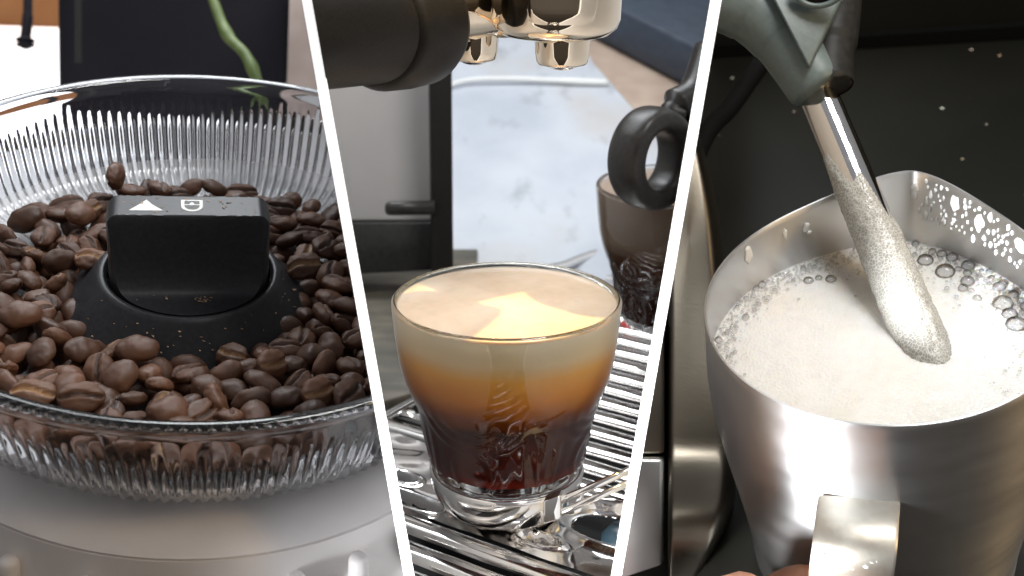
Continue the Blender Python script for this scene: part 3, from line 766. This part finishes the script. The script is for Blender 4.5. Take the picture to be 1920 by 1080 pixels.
# portafilter
pf = thing('portafilter', BM, 'chrome double spout portafilter with black handle above the front glass', 'portafilter')
pc = BM.at(1048, 62, 284)     # centre of the basket's underside
def lz(prof, c, n=128): 
    V, Fc = lathe(prof, n, c=(c.x, c.y)); return [(x, y, z+c.z) for x, y, z in V], Fc
pc = pc + Vector((-3, -12, -2))
V, Fc = lz([(.01,-1.2),(8,-1.0),(13,.2),(15.2,2.0),(15.9,4),(16,8),(16,20),(16.3,40)], pc + Vector((2, 8, 2)))
link('basket', V, Fc, M_chromew, BM, pf)
# spout head (rounded box) and bridge
def blob(path, rad): return tube(spline(path, 8), rad, 32)
s1 = BM.at(1055, 62, 279); s2 = BM.at(893, 62, 290)
def spout(px, top, bot, d, r):
    a, b = BM.at(px, top, d), BM.at(px, bot, d); zc = a.z; h = a.z-b.z
    return lz([(r*.98, 3),(r,1.0),(r*.99,0),(r*.95,-h*.55),(r*.91,-h*.78),(r*.86,-h*.85),(r*.70,-h*.89),(r*.6,-h*.90),(r*.5,-h*.96),(r*.3,-h*1.02),(.01,-h*1.05)], a, 64)
V, Fc = spout(1055, 66, 132, 279, 7.0); link('spout', V, Fc, M_chromew, BM, pf)
V, Fc = spout(890, 66, 122, 289, 6.2); link('spout', V, Fc, M_chromew, BM, pf)
br = [BM.at(870, 40, 290), BM.at(930, 40, 288), BM.at(1000, 38, 282), BM.at(1090, 30, 279)]
V, Fc = tube(spline(br, 8), [4.2]*25, 32); link('spout_bridge', V, Fc, M_chromew, BM, pf)
V, Fc = tube(spline([BM.at(770, 6, 276), BM.at(870, -8, 284), BM.at(960, -25, 290), BM.at(1040, -45, 292)], 8), [11.5]*25, 32); link('neck', V, Fc, M_chromew, BM, pf)
# raised rounded plate on the basket front
bc = pc+Vector((2, 8, 2)); V, Fc = [], []; na_, nz_ = 40, 30
for i in range(na_+1):
    for j in range(nz_+1):
        x = -1+2*i/na_; y = -1+2*j/nz_; e_ = 1-(x**8+y**8)**.125
        a = -math.pi/2+.06+x*.60; r_ = 15.4+1.5*sm(0, .16, e_); V.append((bc.x+r_*math.cos(a), bc.y+r_*math.sin(a), bc.z+22+y*19))
for i in range(na_):
    for j in range(nz_): k = i*(nz_+1)+j; Fc.append((k, k+nz_+1, k+nz_+2, k+1))
link('badge_plate', V, Fc, M_chromew, BM, pf)
hp = [BM.at(520, 60, 232), BM.at(600, 60, 240), BM.at(700, 56, 253), BM.at(740, 54, 262)]
V, Fc = tube(spline(hp, 8), [12.2-.02*i for i in range(25)], 48); link('handle', V, Fc, M_black, BM, pf)
hc = [BM.at(700, 54, 254), BM.at(712, 54, 256), BM.at(750, 50, 263), BM.at(782, 48, 269), BM.at(796, 47, 272), BM.at(803, 47, 273)]
V, Fc = tube(hc, [12.6, 14.0, 14.4, 14.0, 12.8, 10.0], 48); link('handle_collar', V, Fc, M_black, BM, pf)

# black ring (end of a second tool) at the right
rc = BM.at(1222, 297, 350)
ax = (Vector((1, 0, 0))*.66+Vector((0, -1, 0))*.75+Vector((0,0,.02))).normalized()    # ring axis, seen obliquely
up_ = Vector((0, 0, 1)); sd = ax.cross(up_).normalized(); up_ = sd.cross(ax).normalized()
V, Fc = [], []; nn = 72
sec = []
for k in range(24):
    a = 2*math.pi*k/24; cs, sn = math.cos(a), math.sin(a)
    sec.append((math.copysign(abs(cs)**.7, cs)*3.6, math.copysign(abs(sn)**.7, sn)*6.6))
for i in range(nn):
    a = 2*math.pi*i/nn
    for rr, hh in sec: V.append(rc + (sd*math.cos(a)*.92+up_*math.sin(a))*(12.4+rr) + ax*hh)
for i in range(nn):
    for k in range(24): Fc.append((i*24+k, ((i+1) % nn)*24+k, ((i+1) % nn)*24+(k+1) % 24, i*24+(k+1) % 24))
rg = thing('ring_handle', BM, 'thick black ring handle hanging in front of the farther glass', 'handle')
link('ring', V, Fc, M_ring, BM, rg)
V, Fc = tube(spline([BM.at(1215, 205, 355)+Vector((12,0,-3)), BM.at(1262, 212, 357), BM.at(1310, 180, 360), BM.at(1340, 100, 365)], 8), [4.5]*10+[7]*15, 24); link('shaft', V, Fc, M_ring, BM, rg)

# ================================================================== RIGHT: MILK PITCHER
pit = thing('milk_pitcher', BR, 'brushed steel milk pitcher with spout and flat strap handle, full of foaming milk', 'milk pitcher')
SA = 1.42    # direction of the spout
def pit_r(a, z, inner=0):
    r = 42.0 + .8*sm(0, -22, z) - 7.5*sm(-18, -90, z)
    d = (a-SA+math.pi) % (2*math.pi)-math.pi
    k = max(0, 1-(-z)/36)**1.2
    w_ = .95
    sp_ = max(0, 1-abs(d)/w_)
    r += 11.5*k*math.exp(-(math.sqrt(d*d+.0016)/.40)**1.35)
    return r-inner
def pit_top(a):
    d = (a-SA+math.pi) % (2*math.pi)-math.pi; return 2.0*math.exp(-(d/.42)**2)
V, Fc = [], []; n = 360
zs_ = [0,-.6,-1.5,-3,-5,-8,-11,-15,-20,-26,-34,-44,-56,-68,-80,-88]
rings = [(z, 0) for z in zs_]
rows = []
for z in zs_: rows.append((z, 0))
rows.append((-90, 2)); 
inn = [(-86, 1.2)]+[(z, .9) for z in zs_[::-1][2:]]
inn[-1] = (0, .75)
allrows = rows+inn
for z, off in allrows:
    for k in range(n):
        a = 2*math.pi*k/n; tz = pit_top(a)*max(0, 1+z/30); r = pit_r(a, z, off)
        if z == 0: r -= .2 if off == 0 else -.1
        V.append((r*math.cos(a), r*math.sin(a), z+tz+(.15 if z == 0 else 0)))
m_ = len(allrows)
for i in range(m_):
    if i == len(rows)-1: continue
    j = (i+1) % m_
    for k in range(n): l = (k+1) % n; Fc.append((i*n+k, i*n+l, j*n+l, j*n+k))
b1 = (len(rows)-1)*n; Fc.append(tuple(b1+k for k in range(n))); b2 = len(rows)*n; Fc.append(tuple(b2+k for k in range(n))[::-1])
pb = recalc(link('body', V, Fc, M_brush, BR, pit)); pb.data.set_sharp_from_angle(angle=R(40))
# strap handle at the near side
HX = -5.0
hpath = [Vector((HX,-42.0,-23.5)), Vector((HX-.3,-46,-23.4)), Vector((HX-.6,-51,-23.6)), Vector((HX-1,-55,-25.5)), Vector((HX-1.6,-57.5,-30)), Vector((HX-2.4,-60,-40)), Vector((HX-3,-60,-60)), Vector((HX-3,-46,-76)), Vector((HX-3,-38,-78))]
hp_ = spline(hpath, 8); V, Fc = [], []
for i, p in enumerate(hp_):
    t = (hp_[min(i+1, len(hp_)-1)]-hp_[max(i-1, 0)]).normalized(); s = Vector((1, 0, 0)); nn_ = t.cross(s).normalized(); hw_ = 8.8
    for a, b in ((-hw_, -.6), (-hw_+.7, -1.0), (hw_-.7, -1.0), (hw_, -.6), (hw_, .6), (hw_-.7, 1.0), (-hw_+.7, 1.0), (-hw_, .6)): V.append(p+s*a+nn_*b)
for i in range(len(hp_)-1):
    for k in range(8): l = (k+1) % 8; Fc.append((i*8+k, i*8+l, (i+1)*8+l, (i+1)*8+k))
Fc.append(tuple(range(8)))
hd = recalc(link('handle', V, Fc, M_strap, BR, pit)); hd.data.set_sharp_from_angle(angle=R(30))
# droplets on the handle
def drops(name, cs, m, parent, bay, nrm_=Vector((0,0,1)), tag_=None):
    ps = []
    for c, rx, ry, h, rot in cs:
        nn = Vector(nrm_).normalized(); a = nn.orthogonal().normalized(); b = nn.cross(a); a2 = a*math.cos(rot)+b*math.sin(rot); b2 = b*math.cos(rot)-a*math.sin(rot)
        v, f = lathe([(1,0),(.93,.35),(.75,.7),(.45,.93),(.02,1)], 18)
        wv = [1+.22*nz((c[0]*3+math.cos(q)*1.2, c[1]*3+math.sin(q)*1.2, c[2])) for q in np.arange(18)*2*math.pi/18]
        vv = [Vector(c)+a2*(x*rx*wv[i % 18])+b2*(y*ry*wv[i % 18])+nn*(z*h) for i, (x, y, z) in enumerate(v)]
        ps.append((vv, f))
    return link(name, *join(ps), m, bay, parent, kind='stuff')
M_water = mat('milky_water', (.85,.87,.86), .05, 0, IOR=1.33, Transmission_Weight=.75)
cs = []
for i in range(34):
    k = rng.integers(22, 44); p = hp_[int(k)]; cs.append((p+Vector((rng.uniform(-7, 7), -1.0, rng.uniform(-1, 1))), rng.uniform(.25, 1.3), rng.uniform(.25, 1.0), .3, rng.uniform(0, 3)))
drops('water_drops', cs, M_water, pit, BR, (0, -1, .25))
# milk
mk = thing('milk', BR, 'creamy frothed milk filling the steel pitcher, bubbles along its edge', 'milk')
ZM = -17.5
V, Fc = [], []; nr, na = 90, 240
wt = BR.onz(1745, 668, ZM)     # where the wand enters
for i in range(nr+1):
    t = i/nr
    for k in range(na):
        a = 2*math.pi*k/na; rr = (pit_r(a, ZM, .8))*t; x, y = rr*math.cos(a), rr*math.sin(a)
        dw = math.hypot(x-wt.x, y-wt.y)
        z = ZM + .35*nz((x*.06, y*.06, 2)) + .5*sm(.93, 1, t) - .9*math.exp(-(dw/9)**2) + .35*math.cos(dw*.55)*math.exp(-dw/16) + (.22*nz((x*.9, y*.9, 0))*sm(.7, .95, t))
        V.append((x, y, z))
for i in range(nr):
    for k in range(na): l = (k+1) % na; Fc.append((i*na+k, i*na+l, (i+1)*na+l, (i+1)*na+k))
link('milk_surface', V, Fc, M_milk, BR, mk)
# bubbles: glassy domes along the wall, densest at the back
def dome(c, r, f=.75):
    v, fc = lathe([(r*math.cos(q), r*math.sin(q)*f) for q in np.linspace(0, math.pi/2-.02, 6)], 12); return [(x+c[0], y+c[1], z+c[2]) for x, y, z in v], fc
ps = []; pz = []
big = [(1735, 489, 2.2), (1772, 510, 2.6), (1880, 570, 2.6), (1893, 590, 2.0), (1558, 524, 1.5), (1516, 527, 1.4), (1806, 540, 1.3), (1832, 560, 1.2), (1905, 610, 2.6), (1535, 522, 1.0)]
for px, py, r in big:
    c = BR.onz(px, py, ZM); ps.append(dome((c.x, c.y, ZM+.1), r)); pz.append((c.x, c.y, r))
for i in range(60):
    a = rng.uniform(-.3, SA-.1); t = 1-abs(rng.normal())*.07-.03; rr = pit_r(a, ZM, 1)*t; r = rng.uniform(.7, 1.9); x, y = rr*math.cos(a), rr*math.sin(a)
    if any((x-q[0])**2+(y-q[1])**2 < (r+q[2])**2*.85 for q in pz): continue
    pz.append((x, y, r)); ps.append(dome((x, y, ZM+.15), r))
for i in range(3000):
    a = rng.uniform(-.5, math.pi+.7); wd_ = .13 if a < SA+.5 else .07; t = 1-abs(rng.normal())*wd_-.012; rr = pit_r(a, ZM, 1)*t
    r = min(1.7, rng.exponential(.26)+.14)*(1.2 if t > .85 else .6)*(1.25 if a < SA else .85)
    x, y = rr*math.cos(a), rr*math.sin(a)
    if any((x-q[0])**2+(y-q[1])**2 < (r+q[2])**2*.9 for q in pz): continue
    pz.append((x, y, r)); ps.append(dome((x, y, ZM+.45), r))
o = link('foam_bubbles', *join(ps), M_bubble, BR, mk, kind='stuff')
# milk foam splashed on the inner wall of the spout
def wallpt(a, z): 
    r = pit_r(a, z, 1.0); return Vector((r*math.cos(a), r*math.sin(a), z+pit_top(a)*max(0, 1+z/30)))
ps = []
def splash(a, z, w_, h_, th=.35):
    c = wallpt(a, z); t1 = (wallpt(a+.01, z)-wallpt(a-.01, z)).normalized(); t2 = (wallpt(a, z+.2)-wallpt(a, z-.2)).normalized(); n3 = t1.cross(t2).normalized()
    if n3.dot(Vector((-math.cos(a), -math.sin(a), 0))) < 0: n3 = -n3
    v, f = lathe([(1,-.2),(.95,.4),(.7,.8),(.35,.95),(.02,1)], 22)
    out = []
    sd_ = rng.uniform(0, 99)
    for x, y, zz in v:
        q = math.atan2(y, x); k = 1+.45*noise.noise(Vector((math.cos(q)*1.3+sd_, math.sin(q)*1.3, 0)))
        # sample the wall itself so the patch hugs it
        aa = a+(x*k*w_)/48; zz2 = z+(y*k*h_); b = wallpt(aa, zz2); out.append(b+n3*(zz*th+.02))
    return out, f
used = [(SA-.75,-4.4,3.0),(SA-.25,-3.8,2),(SA-.42,-5.4,2.4)]
for i in range(500):
    a = SA - .03 - abs(rng.normal())*.38-.02; z = -rng.uniform(1.2, 11)
    if a < .35: continue
    s_ = min(1.9, rng.exponential(.5)+.35); s_ = min(s_, (-z-.4)/1.6)
    if any((a-u)**2*2200+(z-v2)**2 < (s_+s2)**2*1.3 for u, v2, s2 in used): continue
    used.append((a, z, s_)); ps.append(splash(a, z, s_*rng.uniform(.5, .9), s_*rng.uniform(.8, 1.5)))
for a, z, w_, h_ in ((SA-.25, -3.6, 1.3, 2.0), (SA-.42, -5.2, 1.5, 2.4), (SA-.75, -4.2, 3.4, 1.7), (SA-.88, -5, 2.0, 2.0), (SA-.02, -4.6, 1.0, 2.2), (SA+.62, -6, 1.0, 1.5), (SA+.78, -5.0, .8, 1.6), (SA+.6, -8, .8, .5), (SA+1.1, -4.5, 1.7, 2.8)):
    ps.append(splash(a, z, w_, h_))
o = link('milk_foam_splash', *join(ps), M_foam, BR, kind='stuff'); tag(o, 'white milk foam spots splashed on the inner wall near the spout', 'milk foam')

# steam wand
wa = thing('steam_wand', BR, 'chrome steam wand with grey silicone grip, its tip in the milk', 'steam wand')
T0 = BR.at(1500, 95, 318); T1 = BR.onz(1712, 606, ZM+.5)
dv = (T1-T0)
path = [T0+dv*t for t in np.linspace(0, 1.42, 40)]
link('tube', *tube(path, [5.1+.8*i/39 for i in range(40)], 64), M_chrome, BR, wa)
# foam sleeve clinging to the lower part
V, Fc = [], []; n = 120; rws = 150
dn = dv.normalized(); a_ = dn.orthogonal().normalized(); b_ = dn.cross(a_)
camdir = (BR.cam-(T0+T1)/2).normalized()
left_ = dn.cross(camdir).normalized()
for i in range(rws+1):
    t = .40+.98*i/rws
    for k in range(n):
        a = 2*math.pi*k/n; nn_ = a_*math.cos(a)+b_*math.sin(a); p = T0+dv*t
        # edge of foam climbs higher on the left side
        side = nn_.dot(left_); lim_ = .50+.13*side*(-1)+.05*nz((a*1.5, 7, 0))*2
        cov = sm(lim_-.0, lim_+.10, t); q = (p+nn_*6)*.55
        th = (.25+.5*t)*cov*(1+.5*noise.noise(q)+.5*noise.noise(q*2.6))+(.5*sm(.8, 1.0, t))*.6
        V.append(p+nn_*(5.12+.62*t+ (.7*th if cov > .02 else -.2)))
for i in range(rws):
    for k in range(n): l = (k+1) % n; Fc.append((i*n+k, i*n+l, (i+1)*n+l, (i+1)*n+k))
link('foam_coat', V, Fc, M_foamtube, BR, wa)
# grip: bent tapered sleeve plus the flat triangular fin
gp = spline([BR.at(1270, -22, 316), BR.at(1345, -4, 315), BR.at(1408, 22, 314), BR.at(1462, 68, 313), BR.at(1503, 120, 311), BR.at(1538, 170, 309)], 10)
V, Fc = tube(gp, [8.8]*20+[8.5]*10+[8.2]*18+[8.1, 7.9, 7.2], 48); link('grip', V, Fc, M_grip, BR, wa)
V, Fc = tube(spline([BR.at(1566, -70, 322), BR.at(1560, 20, 317), BR.at(1552, 90, 313), BR.at(1549, 140, 310), BR.at(1550, 160, 308.8), BR.at(1551, 166, 308.5)], 8), [7.8]*16+[7.2]*16+[7.1-.08*i for i in range(8)]+[5.6], 40); link('grip_shade_piece', V, Fc, M_gripdark, BR, wa)  # dark piece that paints the shaded right half of the grip
fin = [BR.at(1436, -30, 303), BR.at(1592, -30, 305), BR.at(1517, 128, 299)]
prism('fin', fin, -camdir*9, M_grip, BR, wa, bev=1.0)
c = BR.at(1536, -22, 298); V, Fc = [], []
tt = BR.ray(1536, -20).normalized(); q1 = tt.cross(Vector((0,0,1))).normalized(); q2 = q1.cross(tt)
for i in range(48):
    a = 2*math.pi*i/48
    for k in range(12):
        b = 2*math.pi*k/12; V.append(c+(q1*math.cos(a)+q2*math.sin(a)*.75)*(6.0+1.0*math.cos(b))+tt*(1.0*math.sin(b)))
for i in range(48):
    for k in range(12): Fc.append((i*12+k, ((i+1) % 48)*12+k, ((i+1) % 48)*12+(k+1) % 12, i*12+(k+1) % 12))
link('eyelet_ring', V, Fc, M_grip, BR, wa)
V, Fc = [c+tt*.5], []
for i in range(32): a = 2*math.pi*i/32; V.append(c+tt*.8+(q1*math.cos(a)+q2*math.sin(a)*.75)*6.0)
Fc = [(0, 1+i, 1+(i+1) % 32) for i in range(32)]; link('eyelet', V, Fc, M_gap, BR, wa, smooth=False)

# dark worktop and its upstand
ZW = -92
yb = BR.onz(1750, 84, ZW).y
struct(prism('worktop', [(-200,-80,ZW),(420,-80,ZW),(420,yb,ZW),(-200,yb,ZW)], (0,0,-10), M_granite, BR))
struct(prism('upstand', [(-200,yb+4,ZW-10),(420,yb+4,ZW-10),(420,yb+4,ZW+220),(-200,yb+4,ZW+220)], (0,12,0), M_granite, BR))
struct(prism('seal_strip', [(-200,yb-.5,ZW+.5),(420,yb-.5,ZW+.5),(420,yb+3.9,ZW+.5),(-200,yb+3.9,ZW+.5)], (0,0,6.5), M_gap, BR))
# machine housing at the left
hs_ = thing('machine_housing', BR, 'dull brushed steel machine housing with rounded edge left of the pitcher', 'coffee machine')
aw = BR.ray(1250, 700).normalized()
def front_panel():
    ys = np.linspace(230, 1150, 70); rx = np.interp(ys, [230, 300, 360, 430, 640, 860, 940, 985, 1030, 1080, 1150], [1305, 1325, 1340, 1352, 1372, 1384, 1378, 1366, 1345, 1318, 1270])
    rx = np.convolve(np.pad(rx, 3, 'edge'), np.ones(7)/7, 'valid'); V, Fc = [], []; nu = 26
    for y, xr in zip(ys, rx):
        d = float(np.interp(y, [230, 1150], [376, 334])) - 13*sm(830, 985, y) + 10*sm(1000, 1150, y)
        for i in range(nu+1):
            u = i/nu; x = 1253+(xr-1253)*u
            V.append(BR.at(x, y, d + 2.5*max(0, 1-u/.06)**2 + 16*max(0, (u-.72)/.28)**3))
        for dd in (30, 70): V.append(BR.at(xr, y, d+16)+aw*dd)
    k = nu+3
    for r_ in range(len(ys)-1):
        for c_ in range(k-1): Fc.append((r_*k+c_, (r_+1)*k+c_, (r_+1)*k+c_+1, r_*k+c_+1))
    n0 = len(V)
    for r_ in (0, len(ys)-1): pass
    for y in ys: V.append(BR.at(1253, y, float(np.interp(y, [230, 1150], [376, 334])))+aw*60)
    for r_ in range(len(ys)-1): Fc.append((r_*k, n0+r_, n0+r_+1, (r_+1)*k))
    return V, Fc
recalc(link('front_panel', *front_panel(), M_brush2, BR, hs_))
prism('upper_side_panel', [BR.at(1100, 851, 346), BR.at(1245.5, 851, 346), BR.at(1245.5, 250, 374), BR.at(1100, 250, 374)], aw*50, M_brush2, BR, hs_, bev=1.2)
prism('lower_side_panel', [BR.at(1100, 1180, 331), BR.at(1244.5, 1180, 331), BR.at(1244.5, 857, 344), BR.at(1100, 857, 344)], aw*50, M_brush, BR, hs_, bev=1.5)
tag(link('cable', *tube(spline([BR.at(1490, 40, 420), BR.at(1420, 130, 415), BR.at(1370, 200, 410), BR.at(1325, 250, 400), BR.at(1290, 340, 392), BR.at(1270, 420, 388)], 8), 3.4, 20), M_gap, BR), 'black cable running down behind the steam wand to the housing', 'cable')

# hand holding the handle: one continuous skin, five fingers
def hand():
    J = {}; E_ = []; pts_ = []; rads = []
    def add(p, r): pts_.append(Vector(p)*mm); rads.append(r*mm); return len(pts_)-1
    # wrist and palm below and left of the strap
    B = Vector((HX-26, -62, -78))
    wr_ = add(B+Vector((-50, -40, -40)), 24); pa = add(B+Vector((-22, -16, -22)), 22); pm = add(B+Vector((-6, -4, -8)), 19)
    E_ += [(wr_, pa), (pa, pm)]
    kn_ = []
    for i in range(4):
        zz = -34-i*15.5
        k0 = add((HX-27+i*1.0, -58, zz-4), 8.6-.5*i); E_.append((pm, k0))
        k1 = add((HX-22, -70+i, zz+1.0), 8.2-.4*i); E_.append((k0, k1))
        k2 = add((HX-8, -75+i, zz), 7.4-.4*i); E_.append((k1, k2))
        k3 = add((HX+8, -70+i, zz-2), 6.6-.4*i); E_.append((k2, k3))
    t0 = add(B+Vector((2, 16, 10)), 11); t1 = add((HX-16, -50, -52), 9.5); t2 = add((HX-6, -49, -47), 8)
    E_ += [(pm, t0), (t0, t1), (t1, t2)]
    me = bpy.data.meshes.new('hand'); me.from_pydata([tuple(p) for p in pts_], E_, [])
    o = bpy.data.objects.new('hand_tmp', me); col.objects.link(o)
    m = o.modifiers.new('s', 'SKIN'); m.use_smooth_shade = True
    for i, v in enumerate(me.skin_vertices[0].data): v.radius = (rads[i], rads[i]); v.use_root = (i == 0)
    s = o.modifiers.new('d', 'SUBSURF'); s.levels = 2; s.render_levels = 2
    dg = bpy.context.evaluated_depsgraph_get(); ev = o.evaluated_get(dg); mm_ = bpy.data.meshes.new_from_object(ev)
    bpy.data.objects.remove(o); mm_.name = 'hand'; mm_.materials.clear(); mm_.materials.append(M_skin)
    mm_.polygons.foreach_set('use_smooth', [True]*len(mm_.polygons))
    h = bpy.data.objects.new('hand', mm_); col.objects.link(h); h['_b'] = 'R'
    return h
h = hand(); h.matrix_world = BR.mw; tag(h, 'hand gripping the pitcher handle, only the top finger in view', 'hand')

# ------------------------------------------------------------------ each station ends at its divider board
def plane(px0, px1):
    """plane through the board's line; normal in world space"""
    a = CAM.to_3x3() @ Vector(((px0-960)/F, 540/F, -1)); b = CAM.to_3x3() @ Vector(((px1-960)/F, -540/F, -1))
    return a.cross(b).normalized()
C0 = CAM.translation
PL = plane(567.5, 759.1); PM1 = plane(584.5, 775.5); PM2 = plane(1333.5, 1147.5); PR = plane(1351.5, 1163.5)
def side(pn, ref):
    return pn if (ref-C0).dot(pn) < 0 else -pn
cutters = {'L': [side(PL, BL.mw.translation)], 'M': [side(PM1, BM.mw.translation), side(PM2, BM.mw.translation)], 'R': [side(PR, BR.mw.translation)]}
bpy.context.view_layer.update()
for o in list(sc.objects):
    if o.type != 'MESH' or '_b' not in o: continue
    for pn in cutters[o['_b']]:
        mw = o.matrix_world; co = np.empty(len(o.data.vertices)*3); o.data.vertices.foreach_get('co', co); co = co.reshape(-1, 3)
        if len(co) == 0: continue
        A3 = np.array(mw.to_3x3()); wc = co @ A3.T + np.array(mw.translation); dd = (wc-np.array(C0)) @ np.array(pn)
        if dd.max() <= 0: continue
        if dd.min() >= 0: o.data = bpy.data.meshes.new('gone'); continue
        me = o.data.copy(); bm = bmesh.new(); bm.from_mesh(me)
        inv = mw.inverted(); lp = inv @ C0; ln = (mw.to_3x3().transposed() @ pn).normalized()
        bmesh.ops.bisect_plane(bm, geom=list(bm.verts)+list(bm.edges)+list(bm.faces), dist=1e-8, plane_co=lp, plane_no=ln, clear_outer=True)
        bm.to_mesh(me); bm.free(); o.data = me
for o in list(sc.objects):
    if '_b' in o:
        del o['_b']
        if o.type == 'MESH' and len(o.data.vertices) == 0: bpy.data.objects.remove(o)
